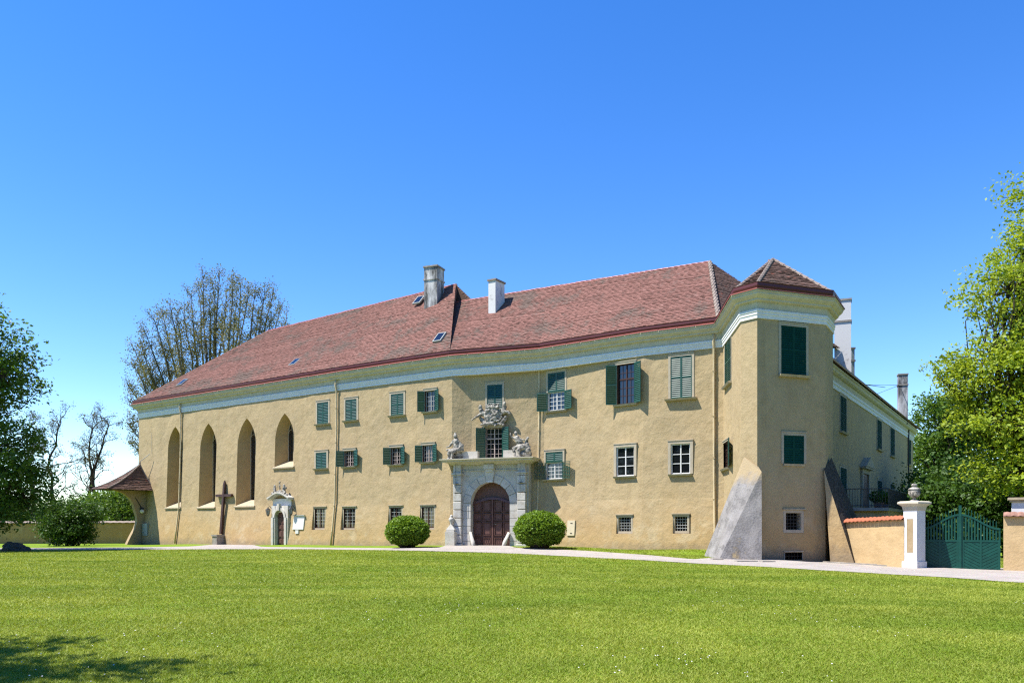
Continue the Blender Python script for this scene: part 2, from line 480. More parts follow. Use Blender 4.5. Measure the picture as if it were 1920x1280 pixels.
# ------------------------------------------------------------------ the castle: plan
def v2(*a): return np.array(a, float)
G = [v2(-27.2, 90.0), v2(-36.4, 76.9), v2(-13.2, 60.6), v2(-4.36, 54.9), None, v2(1.74, 52.7), v2(7.68, 48.4), v2(11.6, 46.2),
     v2(11.03, 40.6), v2(11.99, 39.4), v2(16.45, 40.95), v2(17.75, 43.1), v2(18.3, 48.5), v2(15.0, 51.0)]
G[4] = G[3] + (G[5] - G[3]) / np.linalg.norm(G[5] - G[3]) * 1.4
NG = len(G)
def unit(a): return a / np.linalg.norm(a)
def leftn(a): return v2(-a[1], a[0])
MIT = []
for i in range(NG):
    n1 = leftn(unit(G[i] - G[i - 1])) if i > 0 else leftn(unit(G[1] - G[0]))
    n2 = leftn(unit(G[i + 1] - G[i])) if i < NG - 1 else n1
    MIT.append((n1 + n2) / (1 + float(n1 @ n2)))
Q = 0.54
W = [G[i] + MIT[i] * Q for i in range(NG)]
W[4] = W[4] + MIT[4] * 0.30
W[5] = W[5] + MIT[5] * 0.32
ZT = 12.6

castle = thing('castle', 'long yellow castle with red tiled roof, green shutters and polygonal corner tower', 'castle', (-4, 58, 0.3))

class Seg:
    def __init__(self, p0, p1, m0, m1, batter, zt=ZT, zb=-0.9):
        self.p0, self.p1, self.m0, self.m1, self.batter, self.zt, self.zb = p0, p1, m0, m1, batter, zt, zb
        d = p1 - p0
        self.L = float(np.linalg.norm(d)); self.t = d / self.L; self.n = -leftn(self.t)
        self.holes = []
    def off(self, z):
        if not self.batter: return 0.0
        return max(0.0, 8.9 - z) * 0.035 + max(0.0, 3.4 - z) * 0.085
    def P(self, s, z, y=0.0):
        a = s / self.L
        m = -(self.m0 * (1 - a) + self.m1 * a)
        q = self.p0 + self.t * s + m * self.off(z) + self.n * y
        return Vector((q[0], q[1], z))
    def px(self, u, v, y=0.0):
        rx, rz = (u - UC) / FPX, (VH - v) / FPX
        off = y
        for _ in range(6):
            d = (off + float(self.p0 @ self.n)) / (rx * self.n[0] + self.n[1])
            z = EYE + rz * d
            off = self.off(z) + y
        q = v2(rx * d, d)
        return float((q - self.p0) @ self.t), z
    def frame(self, s, z, y=0.0):
        o = self.p0 + self.t * s + self.n * (self.off(z) + y)
        return Frame((o[0], o[1], z), (self.t[0], self.t[1], 0), (self.n[0], self.n[1], 0))
    def rect(self, u0, v0, u1, v1):
        uc, vc = (u0 + u1) / 2, (v0 + v1) / 2
        s0, s1 = self.px(u0, vc)[0], self.px(u1, vc)[0]
        return s0, s1, self.px(uc, v1)[1], self.px(uc, v0)[1]
    def mesh(self, mb, amp=0.028):
        S = {0.0, self.L}; Z = {self.zb, self.zt}
        for h in self.holes:
            S |= {h['s0'], h['s1']}; Z |= {h['z0'], h['z1']}
        def fill(vals, step):
            vals = sorted(vals); out = []
            for a, b in zip(vals, vals[1:]):
                if b - a < 1e-5: continue
                n = max(1, int(math.ceil((b - a) / step)))
                out += [a + (b - a) * k / n for k in range(n)]
            return out + [vals[-1]]
        S, Z = fill(S, 0.55), fill(Z, 0.55)
        def disp(s, z):
            f = min(1.0, min(s, self.L - s) / 0.8)
            for h in self.holes:
                d = max(h['s0'] - s, s - h['s1'], h['z0'] - z, z - h['z1'], 0.0)
                f = min(f, d / 0.5)
            f = max(0.0, min(1.0, f))
            p = self.P(s, z)
            return amp * f * (noise.noise(p * 0.55) * 1.2 + noise.noise(p * 1.6) * 0.6)
        idx = {}
        for i, s in enumerate(S):
            for j, z in enumerate(Z):
                idx[i, j] = len(mb.v); mb.v.append(tuple(self.P(s, z, disp(s, z))))
        for i in range(len(S) - 1):
            for j in range(len(Z) - 1):
                sc, zc = (S[i] + S[i + 1]) / 2, (Z[j] + Z[j + 1]) / 2
                if any(h['s0'] < sc < h['s1'] and h['z0'] < zc < h['z1'] for h in self.holes): continue
                mb.f.append((idx[i, j], idx[i + 1, j], idx[i + 1, j + 1], idx[i, j + 1])); mb.mi.append(0)
        for h in self.holes:
            outer = h.get('outline') or [(h['s0'], h['z0']), (h['s1'], h['z0']), (h['s1'], h['z1']), (h['s0'], h['z1'])]
            inner = h.get('inner') or outer
            yb = self.off(h['z1']) - h['depth']
            def back(s, z):
                q = self.p0 + self.t * s + self.n * yb
                return Vector((q[0], q[1], z))
            k = len(outer)
            for a in range(k):
                b = (a + 1) % k
                mb.face([self.P(*outer[a]), self.P(*outer[b]), back(*inner[b]), back(*inner[a])], h.get('rmi', 0))
            if 'arch' in h:         # wall left over between the arch and its bounding rectangle
                for (sa, za), (sb, zb) in zip(h['arch'], h['arch'][1:]):
                    mb.face([self.P(sa, za), self.P(sb, zb), self.P(sb, h['z1']), self.P(sa, h['z1'])])

segs = [Seg(W[i], W[i + 1], MIT[i], MIT[i + 1], 1 <= i <= 6) for i in range(NG - 1)]
SL0, SL1, SPW, SP, SR0, SR1, TL, TC, TF, TR, TB = segs[1], segs[2], segs[3], segs[4], segs[5], segs[6], segs[7], segs[8], segs[9], segs[10], segs[11]
TL.batter = False
SR1.m1 = -TL.t / float(TL.t @ SR1.n)
SL0.m0 = -segs[0].t / float(segs[0].t @ SL0.n)
# the wing that runs back from the tower, in shade
WG0, WG1 = v2(18.0, 45.6), v2(39.4, 78.2)
wt = unit(WG1 - WG0); wm = leftn(wt)
WW0, WW1 = WG0 + wm * 0.4, WG1 + wm * 0.4 - wt * 0.5
WING = Seg(WW0, WW1, wm, wm, False, zt=10.5)

# ------------------------------------------------------------------ windows
def leaf(F, w, h, mb):
    """one louvred shutter leaf: x 0..w, z 0..h, thickness about y = 0"""
    st = 0.055
    mb.box(F, 0, st, -0.02, 0.02, 0, h); mb.box(F, w - st, w, -0.02, 0.02, 0, h)
    rails = [0, h - 0.07] + ([h * 0.5 - 0.035] if h > 1.3 else [])
    for z in rails: mb.box(F, st, w - st, -0.02, 0.02, z, z + 0.07)
    zs = sorted(rails)
    pitch = 0.11
    for a, b in zip(zs, zs[1:]):
        n = max(2, int((b - a - 0.07) / pitch))
        for k in range(n):
            z = a + 0.07 + (b - a - 0.07) * (k + 0.12) / n
            dz = (b - a - 0.07) / n * 0.95
            c = [F(x, y, zz) for (y, zz) in ((0.022, z), (-0.022, z + dz), (-0.028, z + dz - 0.008), (0.016, z - 0.008)) for x in (st, w - st)]
            i = len(mb.v); mb.v.extend([tuple(p) for p in c])
            for q in ((0, 1, 3, 2), (2, 3, 5, 4), (4, 5, 7, 6), (6, 7, 1, 0)):
                mb.f.append(tuple(i + m for m in q)); mb.mi.append(0)

def shutter(F, w, h, parent, mat='green_paint'):
    mb = MB(); leaf(F, w, h, mb)
    return mb.build('shutter', mat, parent, fix=False)

def grille_leaf(F, w, h, parent):
    mb = MB()
    for x in (0, w): mb.tube([F(x, 0, 0), F(x, 0, h)], 0.018, 6)
    for z in (0, h): mb.tube([F(0, 0, z), F(w, 0, z)], 0.018, 6)
    n = max(4, int(h / 0.085))
    for k in range(1, n): mb.box(F, 0, w, -0.012, 0.012, h * k / n - 0.02, h * k / n + 0.016)
    return mb.build('shutter', 'green_paint', parent, fix=False)

def surround(F, w, h, parent, b=0.14, proud=0.035, mat='surround', y0=-0.06, lintel=True, bottom=False):
    mb = MB()
    mb.box(F, -b, 0, y0, proud, -(b if bottom else 0), h + b); mb.box(F, w, w + b, y0, proud, -(b if bottom else 0), h + b)
    mb.box(F, 0, w, y0, proud, h, h + b)
    if bottom: mb.box(F, 0, w, y0, proud, -b, 0)
    if lintel: mb.box(F, -b - 0.03, w + b + 0.03, y0, proud + 0.03, h + b, h + b + 0.05)
    return mb.build('surround', mat, parent)

def sill(F, w, parent, over=0.2, out=0.2, th=0.12):
    mb = MB()
    p = [F(-over, -0.05, -th), F(w + over, -0.05, -th), F(w + over, out * 0.75, -th), F(-over, out * 0.75, -th),
         F(-over, -0.05, 0.0), F(w + over, -0.05, 0.0), F(w + over, out, -0.015), F(-over, out, -0.015)]
    mb.hexa(p)
    return mb.build('sill', 'sill_stone', parent)

def glazing(F, w, h, parent, nx, ny, mat, y, bar=0.028, frame=0.06, mull=0.07, transom=None, each=False, barmat=None):
    """casement frame with glazing bars; the panes are sub-parts of the window"""
    mb = MB()
    mb.box(F, 0, frame, y - 0.03, y + 0.03, 0, h); mb.box(F, w - frame, w, y - 0.03, y + 0.03, 0, h)
    mb.box(F, frame, w - frame, y - 0.028, y + 0.028, 0, frame); mb.box(F, frame, w - frame, y - 0.028, y + 0.028, h - frame, h)
    mb.box(F, w / 2 - mull / 2, w / 2 + mull / 2, y - 0.025, y + 0.04, frame, h - frame)
    if transom: mb.box(F, frame, w - frame, y - 0.024, y + 0.045, h * transom - 0.04, h * transom + 0.04)
    xs = [frame + (w - 2 * frame) * k / nx for k in range(nx + 1)]
    zs = [frame + (h - 2 * frame) * k / ny for k in range(ny + 1)]
    mb.build('casement', mat, parent)
    mb = MB()
    for x in xs[1:-1]:
        if abs(x - w / 2) > 0.03: mb.box(F, x - bar / 2, x + bar / 2, y - 0.02, y + 0.02, frame, h - frame)
    for z in zs[1:-1]: mb.box(F, frame, w - frame, y - 0.018, y + 0.022, z - bar / 2, z + bar / 2)
    mb.build('glazing_bars', barmat or mat, parent)
    if each:
        for a, b in zip(xs, xs[1:]):
            for c, d in zip(zs, zs[1:]):
                g = MB(); tilt = random.uniform(-0.004, 0.004)
                g.face([F(a, y - 0.01 + tilt, c), F(b, y - 0.01 - tilt, c), F(b, y - 0.01 - tilt, d), F(a, y - 0.01 + tilt, d)])
                g.build('pane', 'glass', parent, fix=False)
    else:
        g = MB(); g.face([F(0.02, y - 0.01, 0.02), F(w - 0.02, y - 0.01, 0.02), F(w - 0.02, y - 0.01, h - 0.02), F(0.02, y - 0.01, h - 0.02)])
        g.build('pane', 'glass', parent, fix=False)

def lining(F, w, h, y=-0.24, th=0.02, mat='brown_frame'):
    mb = MB(); mb.box(F, 0, th, y, -0.02, 0, h); mb.box(F, w - th, w, y, -0.02, 0, h); mb.box(F, th, w - th, y, -0.02, h - th, h); mb.box(F, th, w - th, y, -0.02, 0, th)
    return mb

def window(seg, box, kind, **o):
    s0, s1, z0, z1 = seg.rect(*box)
    w, h = s1 - s0, z1 - z0
    ins = o.get('inset', 0.0)
    depth = o.get('depth', 0.28)
    seg.holes.append(dict(s0=s0 - ins, s1=s1 + ins, z0=z0 - ins, z1=z1 + ins, depth=depth + (0.04 if ins else 0)))
    yref = seg.off(z1 + ins) - seg.off(z0) if ins else 0.0
    F = seg.frame(s0, z0, yref)
    win = lining(F, w, h, -depth + 0.01, mat=o.get('frame', 'white_paint')).build('window', o.get('frame', 'white_paint'), castle)
    gm = o.get('bars', 'white_paint')
    nx, ny = o.get('grid', (4, 4))
    if ins:
        surround(F, w, h, win, b=ins - 0.012, proud=0.0, y0=-0.12, lintel=False, bottom=True)
        mb = MB(); mb.box(F, -ins - 0.05, w + ins + 0.05, -0.03, 0.09, h + ins, h + ins + 0.05); mb.build('drip_stone', 'surround', win)
    else:
        surround(F, w, h, win, b=o.get('b', 0.13))
        sill(F, w, win, o.get('over', 0.2), o.get('out', 0.2))
    if kind == 'closed':
        for k in (0, 1): shutter(F.moved(k * w / 2 + 0.004, 0.0, 0.01), w / 2 - 0.008, h - 0.02, win, o.get('paint', 'green_paint'))
        mb = MB(); mb.face([F(0, -depth + 0.03, 0), F(w, -depth + 0.03, 0), F(w, -depth + 0.03, h), F(0, -depth + 0.03, h)]); mb.build('pane', 'glass', win, fix=False)
    elif kind == 'open':
        a, b = o.get('ang', (38, 25)); lw = w / 2 + 0.05
        shutter(F.moved(0, 0.055, 0.0).turned(180 - a), lw, h, win)
        shutter(F.moved(w, 0.055, 0.0).turned(b), lw, h, win)
        glazing(F, w, h, win, nx, ny, gm, -0.14, transom=o.get('transom'))
    elif kind == 'mixed':
        sp = o['split'] * h
        for k in (0, 1): shutter(F.moved(k * w / 2 + 0.004, 0.0, sp + 0.02), w / 2 - 0.008, h - sp - 0.03, win)
        mb = MB(); mb.box(F, 0, w, -0.03, 0.03, sp - 0.03, sp + 0.015); mb.build('rail', 'green_paint', win)
        fn = grille_leaf if o.get('grille') else shutter
        a, b = o.get('ang', (25, 18)); lw = w / 2 + 0.04
        fn(F.moved(0, 0.055, 0.0).turned(180 - a), lw, sp - 0.03, win)
        fn(F.moved(w, 0.055, 0.0).turned(b), lw, sp - 0.03, win)
        glazing(F, w, sp - 0.03, win, nx, ny, gm, -0.10)
        mb = MB(); mb.face([F(0, -depth + 0.03, sp), F(w, -depth + 0.03, sp), F(w, -depth + 0.03, h), F(0, -depth + 0.03, h)]); mb.build('pane', 'glass', win, fix=False)
    elif kind == 'plain':
        glazing(F, w, h, win, nx, ny, gm, -0.10, bar=o.get('bar', 0.045), frame=0.07, each=o.get('each', False), barmat=o.get('barmat'))
    elif kind == 'grille':
        mb = MB()
        for k in range(1, nx): mb.tube([F(w * k / nx, -0.12, 0), F(w * k / nx, -0.12, h)], 0.014, 6)
        for k in range(1, ny): mb.tube([F(0, -0.105, h * k / ny), F(w, -0.105, h * k / ny)], 0.016, 6)
        mb.build('grille', o.get('bars', 'iron'), win)
        mb = MB(); mb.face([F(0, -depth + 0.02, 0), F(w, -depth + 0.02, 0), F(w, -depth + 0.02, h), F(0, -depth + 0.02, h)]); mb.build('pane', 'dark_inside', win, fix=False)
    return win, F, w, h

def gothic(seg, u0, u1, vtop, vbot, vspring):
    """deep splayed pointed-arch niche with a narrow tracery window at its back"""
    uc = (u0 + u1) / 2
    s0, s1 = seg.px(u0, (vtop + vbot) / 2)[0], seg.px(u1, (vtop + vbot) / 2)[0]
    z1, z0 = seg.px(uc, vtop)[1], seg.px(uc, vbot)[1]
    w = s1 - s0; sc = (s0 + s1) / 2
    def outline(sc, w, zb, zt, rise, n=9):
        zs = zt - rise
        R = (w * w / 4 + rise * rise) / w
        arc = []
        amax = math.atan2(rise, R - w / 2)
        for k in range(n + 1):
            a = amax * k / n
            arc.append((sc - w / 2 + R - R * math.cos(a), zs + R * math.sin(a)))
        left = arc
        right = [(2 * sc - s, z) for s, z in reversed(arc[:-1])]
        return [(sc - w / 2, zb), (sc + w / 2, zb)] + list(reversed(left + right)), left + right
    rise = w * 0.95
    outer, arch = outline(sc, w, z0, z1, rise)
    wi = w * 0.56; depth = 0.95
    zi0 = z0 + 0.5
    inner, arch_i = outline(sc, wi, zi0, z1 - 0.3, wi * 1.0)
    seg.holes.append(dict(s0=s0, s1=s1, z0=z0, z1=z1, depth=depth, outline=outer, inner=inner, arch=arch, rmi=1))
    yb = seg.off(z1) - depth
    F = seg.frame(sc, zi0, yb - seg.off(zi0))
    zsp = z1 - 0.3 - wi * 1.0 - zi0; hi = z1 - 0.3 - zi0
    fr = MB()
    pts = [(s - sc, z - zi0) for s, z in inner]
    fr.tube([F(x, 0.03, z) for x, z in pts] + [F(pts[0][0], 0.03, pts[0][1])], 0.045, 6)
    fr.box(F, -0.035, 0.035, 0.0, 0.07, 0, zsp)
    r = wi / 4
    for cx in (-r, r):      # two pointed lights and a circle: simple gothic tracery
        fr.tube([F(cx - r * math.cos(a), 0.035, zsp + r * 1.25 * math.sin(a)) for a in np.linspace(0, math.pi, 11)], 0.03, 6)
    fr.tube([F(r * 0.8 * math.cos(a), 0.035, zsp + r * 2.0 + r * 0.8 * math.sin(a)) for a in np.linspace(0, 2 * math.pi, 17)], 0.03, 6)
    win = fr.build('gothic_window', 'sill_stone', castle)
    g = MB(); g.face([F(x, 0.01, z) for x, z in pts]); g.build('pane', 'glass', win, fix=False)
    b = MB()
    n = int(zsp / 0.35)
    for k in range(1, n + 1): b.box(F, -wi / 2, wi / 2, 0.015, 0.03, k * zsp / n - 0.012, k * zsp / n + 0.012)
    for x in (-wi / 4, wi / 4): b.box(F, x - 0.008, x + 0.008, 0.014, 0.028, 0, zsp)
    b.build('glazing_bar', 'iron', win)
    F2 = seg.frame(s0, z0, 0)
    mb = MB()       # sloping stone sill, its front edge proud of the wall
    mb.hexa([F2(-0.12, -0.03, -0.14), F2(w + 0.12, -0.03, -0.14), F2(w + 0.12, 0.13, -0.12), F2(-0.12, 0.13, -0.12),
             F2(-0.12, -0.03, 0.05), F2(w + 0.12, -0.03, 0.05), F2(w + 0.12, 0.14, -0.03), F2(-0.12, 0.14, -0.03)])
    mb.face([F2(0.01, 0.06, 0.012), F2(w - 0.01, 0.06, 0.012), F2(w / 2 + wi / 2, -depth + 0.02, 0.52), F2(w / 2 - wi / 2, -depth + 0.02, 0.52)])
    mb.build('sill', 'sill_stone', win)

gothic(SL0, 314, 341, 799.5, 951, 822)
gothic(SL0, 374.5, 405, 793.5, 950.5, 815)
gothic(SL0, 444.5, 479, 784, 948, 808)
gothic(SL0, 516, 551.5, 774.5, 875, 798)
# upper row
window(SL0, (595, 754, 616, 794), 'closed', b=0.15)
window(SL1, (648, 748.5, 669, 787.5), 'closed', b=0.15)
window(SL1, (733.5, 738, 757, 778), 'closed', b=0.15)
window(SL1, (797, 732, 816.5, 771), 'open', grid=(4, 4), frame='brown_frame', bars='lead_bars', b=0.15)
# middle row
window(SL0, (593, 848, 613, 877.5), 'closed', b=0.16)
window(SL1, (646, 844.5, 665, 874), 'open', grid=(4, 4), frame='brown_frame', bars='curtain', ang=(35, 20), b=0.16)
window(SL1, (733.5, 838.5, 753, 870), 'open', grid=(4, 4), frame='brown_frame', bars='curtain', ang=(32, 22), b=0.16)
window(SL1, (793, 834, 813, 865.5), 'open', grid=(4, 4), frame='brown_frame', bars='curtain', ang=(30, 24), b=0.16)
# ground row, set back in the sloping foot of the wall
for sg, bx in ((SL0, (588, 953, 608, 989.5)), (SL1, (642.5, 952.5, 664, 989.5)), (SL1, (730, 951, 751, 989)), (SL1, (789, 950, 812, 989))):
    window(sg, bx, 'plain', grid=(4, 5), frame='brown_frame', bars='brown_frame', inset=0.13, depth=0.26, bar=0.028, barmat='lead_bars')
    w_, F_, ww_, hh_ = None, None, 0, 0
# around the portal
window(SP, (913.5, 721, 942, 769), 'closed', b=0.14)
# right of the portal
window(SR0, (1027.5, 698, 1059.5, 769), 'mixed', split=0.5, grid=(4, 4))
window(SR0, (1024, 847, 1056, 897.5), 'mixed', split=0.63, grid=(4, 4), grille=True, ang=(22, 14))
window(SR0, (1157, 682, 1190, 757), 'open', grid=(4, 5), frame='brown_frame', bars='brown_frame', transom=0.63, ang=(32, 26))
window(SR1, (1257.5, 667.5, 1297.5, 746.5), 'closed', b=0.14, over=0.3, out=0.28)
window(SR0, (1156, 837.5, 1189.5, 892), 'plain', grid=(2, 3), each=True, b=0.17, over=0.12)
window(SR1, (1258, 831.5, 1294.5, 888), 'plain', grid=(2, 3), each=True, b=0.17, over=0.12)
for sg, bx in ((SR0, (1158, 969, 1182, 996)), (SR1, (1264, 967.5, 1288, 995.5))):
    window(sg, bx, 'grille', grid=(5, 5), frame='surround', inset=0.13, depth=0.3, bars='lead_bars')
# tower
window(TL, (1359.5, 633, 1371.5, 720), 'closed', b=0.1, over=0.12)
window(TL, (1353.5, 829, 1367, 878), 'open', frame='brown_frame', bars='brown_frame', ang=(12, 8), b=0.1, over=0.1)
window(TF, (1464, 612, 1511, 703), 'closed', b=0.14, over=0.16, out=0.22, paint='green_matte')
window(TF, (1469, 816, 1507, 869), 'closed', b=0.14, over=0.02, out=0.08, paint='green_matte')
window(TF, (1473.5, 960.5, 1502.5, 993), 'grille', grid=(5, 5), frame='surround', inset=0.16, depth=0.34)
window(TF, (1471, 1035, 1504, 1049), 'grille', grid=(6, 2), frame='dark_inside', depth=0.5, b=0.03, over=0.0, out=0.03)
# shaded wing
for bx in ((1574.5, 744, 1586.5, 810), (1644, 788, 1652.6, 842.5), (1669, 803, 1677, 855), (1702, 824, 1707.4, 871), (1575, 877, 1586.6, 924), (1645, 901, 1653, 930), (1669, 907, 1675, 932)):
    window(WING, bx, 'closed', b=0.13, over=0.12, paint='green_matte')

# ------------------------------------------------------------------ portal and doors
def arch_pts(sc, w, zs, rise, n=14):
    return [(sc - w / 2 * math.cos(a), zs + rise * math.sin(a)) for a in np.linspace(0, math.pi, n + 1)]

def build_portal():
    s0, s1, z0, z1 = SP.rect(887, 904, 961, 1023)
    zg = z0 - 0.08
    sc, w = (s0 + s1) / 2, s1 - s0
    rise = w * 0.5
    zs = z1 - rise
    arch = arch_pts(sc, w, zs, rise)
    yv = 0.0
    yp = 0.30                                     # front plane of the portal's stone wall
    SP.holes.append(dict(s0=s0 - 0.3, s1=s1 + 0.3, z0=zg - 0.6, z1=z1 + 0.3, depth=0.9))
    F = SP.frame(sc, 0.0, -SP.off(0.0))            # vertical plane of the wall, x from the door axis, z absolute
    cz1 = SP.px(924, 861.5)[1]                     # top of the cornice
    cz0 = cz1 - 0.36
    hw = w / 2
    yb = 0.75                                      # portal face stands clear of the battered foot of the wall
    body = MB()
    xl, xr = -hw - 1.28, hw + 1.28
    # stone wall round the arch: jambs, spandrels, head
    def slab(x0, x1, za, zb, y1=yb): body.box(F, x0, x1, -0.35, y1, za, zb)
    slab(xl, -hw, zg - 0.6, zs); slab(hw, xr, zg - 0.6, zs)
    pts = [(x - sc, z) for x, z in arch]
    for (xa, za), (xb, zb) in zip(pts, pts[1:]):
        body.hexa([F(xa, -0.35, za), F(xb, -0.35, zb), F(xb, yb, zb), F(xa, yb, za), F(xa, -0.35, z1 + 0.02), F(xb, -0.35, z1 + 0.02), F(xb, yb, z1 + 0.02), F(xa, yb, z1 + 0.02)])
    slab(xl, -hw, zs, cz0); slab(hw, xr, zs, cz0); slab(-hw, hw, z1 + 0.02, cz0)
    portal = body.build('portal', 'portal_stone', castle)
    portal['label'] = 'pale stone baroque gateway with rusticated pilasters and heavy cornice'
    # rusticated pilaster stones, joints recessed
    ztop = cz0 - 0.78
    nb = 9
    for side in (-1, 1):
        for k in range(nb):
            za = zg - 0.3 + (ztop - zg + 0.3) * k / nb; zb_ = zg - 0.3 + (ztop - zg + 0.3) * (k + 1) / nb
            x0, x1 = sorted((side * (hw + 0.58), side * (hw + 1.16)))
            ex = 0.06 if k == 0 else 0.0
            mb = MB(); e = 0.018 + random.uniform(0, 0.008); pr = yb + 0.30 + ex + random.uniform(-0.012, 0.012)
            mb.hexa([F(x0 - ex, yb - 0.02, za), F(x1 + ex, yb - 0.02, za), F(x1 + ex, pr - e, za + e), F(x0 - ex, pr - e, za + e),
                     F(x0 - ex, yb - 0.02, zb_ - 0.004), F(x1 + ex, yb - 0.02, zb_ - 0.004), F(x1 + ex, pr - e, zb_ - e), F(x0 - ex, pr - e, zb_ - e)])
            mb.face([F(x0 - ex + e, pr, za + 2 * e), F(x1 + ex - e, pr, za + 2 * e), F(x1 + ex - e, pr, zb_ - 2 * e), F(x0 - ex + e, pr, zb_ - 2 * e)])
            for (a, b, c, d) in (((x0 - ex, pr - e, za + e), (x1 + ex, pr - e, za + e), (x1 + ex - e, pr, za + 2 * e), (x0 - ex + e, pr, za + 2 * e)),
                                 ((x0 - ex, pr - e, zb_ - e), (x1 + ex, pr - e, zb_ - e), (x1 + ex - e, pr, zb_ - 2 * e), (x0 - ex + e, pr, zb_ - 2 * e)),
                                 ((x0 - ex, pr - e, za + e), (x0 - ex, pr - e, zb_ - e), (x0 - ex + e, pr, zb_ - 2 * e), (x0 - ex + e, pr, za + 2 * e)),
                                 ((x1 + ex, pr - e, za + e), (x1 + ex, pr - e, zb_ - e), (x1 + ex - e, pr, zb_ - 2 * e), (x1 + ex - e, pr, za + 2 * e))):
                mb.face([F(*a), F(*b), F(*c), F(*d)])
            mb.build('stone_block', 'portal_stone', portal, fix=False)
        # jamb stones between pilaster and arch
        for k in range(6):
            za = zg - 0.1 + (zs - zg + 0.1) * k / 6; zb_ = zg - 0.1 + (zs - zg + 0.1) * (k + 1) / 6
            x0, x1 = sorted((side * (hw - 0.02), side * (hw + 0.56)))
            mb = MB(); mb.box(F, x0, x1, yb - 0.02, yb + 0.05 + random.uniform(0, 0.01), za + 0.014, zb_ - 0.014); mb.build('stone_block', 'portal_stone', portal)
        # capital of the pilaster, stepping out
        x0, x1 = sorted((side * (hw + 0.5), side * (hw + 1.24)))
        mb = MB(); mb.box(F, x0 + 0.06, x1 - 0.06, yb - 0.02, yb + 0.34, ztop + 0.004, ztop + 0.12); mb.box(F, x0, x1, yb - 0.02, yb + 0.42, ztop + 0.124, ztop + 0.22)
        mb.build('capital', 'portal_stone', portal)
        mb = MB(); mb.box(F, x0 + 0.1, x1 - 0.1, yb - 0.02, yb + 0.26, ztop + 0.224, cz0 - 0.004); mb.build('stone_block', 'portal_stone', portal)
        # wheel guard: leaning stone at the foot of the jamb
        xg = side * (hw - 0.02)
        mb = MB(); mb.tube([F(xg - side * 0.42, yb + 0.34, zg - 0.3), F(xg - side * 0.26, yb + 0.28, zg + 0.35), F(xg - side * 0.02, yb + 0.16, zg + 1.0)], [0.17, 0.14, 0.09], 8)
        mb.build('wheel_guard', 'portal_stone', portal, smooth=True)
    # voussoirs and keystone, radiating from the springing
    nv = 9
    for k in range(nv):
        a0, a1 = math.pi * k / nv + 0.018, math.pi * (k + 1) / nv - 0.018
        key = (k == nv // 2)
        r0, r1 = hw - 0.015, hw + (0.95 if key else 0.5)
        y1 = yb + (0.16 if key else 0.05)
        P = []
        for y in (yb - 0.02, y1):
            for (r, a) in ((r0, a0), (r0, a1), (r1, a1), (r1, a0)):
                P.append(F(-r * math.cos(a), y, zs + min(r * math.sin(a), cz0 - zs - 0.03)))
        mb = MB(); mb.hexa(P); mb.build('keystone' if key else 'stone_block', 'portal_stone', portal)
    mb = MB(); mb.box(F, -0.36, 0.36, yb, yb + 0.34, cz0 - 0.34, cz0 - 0.006); mb.box(F, -0.26, 0.26, yb, yb + 0.26, cz0 - 0.5, cz0 - 0.344); mb.build('keystone', 'portal_stone', portal)
    mb = MB(); mb.box(F, xl - 0.0, xr + 0.0, yb - 0.02, yb + 0.07, cz0 - 0.42, cz0 - 0.37); mb.build('string_course', 'portal_stone', portal)
    # the cornice: steps out, with the stone shelf the figures sit on
    mb = MB()
    ov = 0.12
    prof = [(0.12, 0.0), (0.22, 0.09), (0.55, 0.16), (0.68, 0.17), (0.68, 0.25), (0.82, 0.30), (0.82, 0.36)]
    ring = []
    for o_, dz in prof:
        ring.append([F(xl - o_ * 0.75, -0.2, cz0 + dz), F(xl - o_ * 0.75, yb + ov + o_, cz0 + dz), F(xr + o_ * 0.75, yb + ov + o_, cz0 + dz), F(xr + o_ * 0.75, -0.2, cz0 + dz)])
    for r0, r1 in zip(ring, ring[1:]):
        for j in range(3): mb.face([r0[j], r0[j + 1], r1[j + 1], r1[j]])
    mb.face(ring[0]); mb.face(ring[-1])
    mb.build('cornice', 'cornice_paint', portal)
    # parapet either side of the balcony window
    for x0, x1 in ((-hw - 0.75, -0.92), (0.92, hw + 0.9)):
        mb = MB(); mb.box(F, x0, x1, 0.0, 0.75, cz1 + 0.002, cz1 + 0.55); mb.build('parapet', 'portal_stone', portal)
    # wire lamp-hangers on the pilasters
    for side in (-1, 1):
        x = side * (hw + 0.86)
        mb = MB(); mb.tube([F(x, yb + 0.5, cz0 + 0.05), F(x, yb + 0.5, ztop - 1.3)], 0.013, 5); mb.box(F, x - 0.1, x + 0.1, yb + 0.3, yb + 0.5, ztop - 0.5, ztop - 0.47)
        mb.build('iron_rod', 'iron', portal)
    # gate: two leaves, frames, raised panels, curved transom
    yd = 0.22
    door = MB()
    door.face([F(x, yd, z) for x, z in [(-hw, zg - 0.2), (hw, zg - 0.2)] + [p for p in reversed(pts)]])
    dr = door.build('gate_door', 'oak', castle, fix=False)
    dr['label'] = 'dark brown arched oak double door with carved panels'
    mb = MB()
    tr = [(x, zs - 0.12 + 0.38 * math.cos(x / hw * math.pi / 2.0)) for x in np.linspace(-hw, hw, 13)]
    for (xa, za), (xb, zb_) in zip(tr, tr[1:]):
        mb.hexa([F(xa, yd, za), F(xb, yd, zb_), F(xb, yd + 0.16, zb_), F(xa, yd + 0.16, za), F(xa, yd, za + 0.17), F(xb, yd, zb_ + 0.17), F(xb, yd + 0.12, zb_ + 0.17), F(xa, yd + 0.12, za + 0.17)])
    mb.build('transom', 'oak', dr)
    mb = MB(); mb.box(F, -0.06, 0.06, yd, yd + 0.13, zg, zs + 0.26); mb.build('centre_post', 'oak', dr)
    H = zs - zg
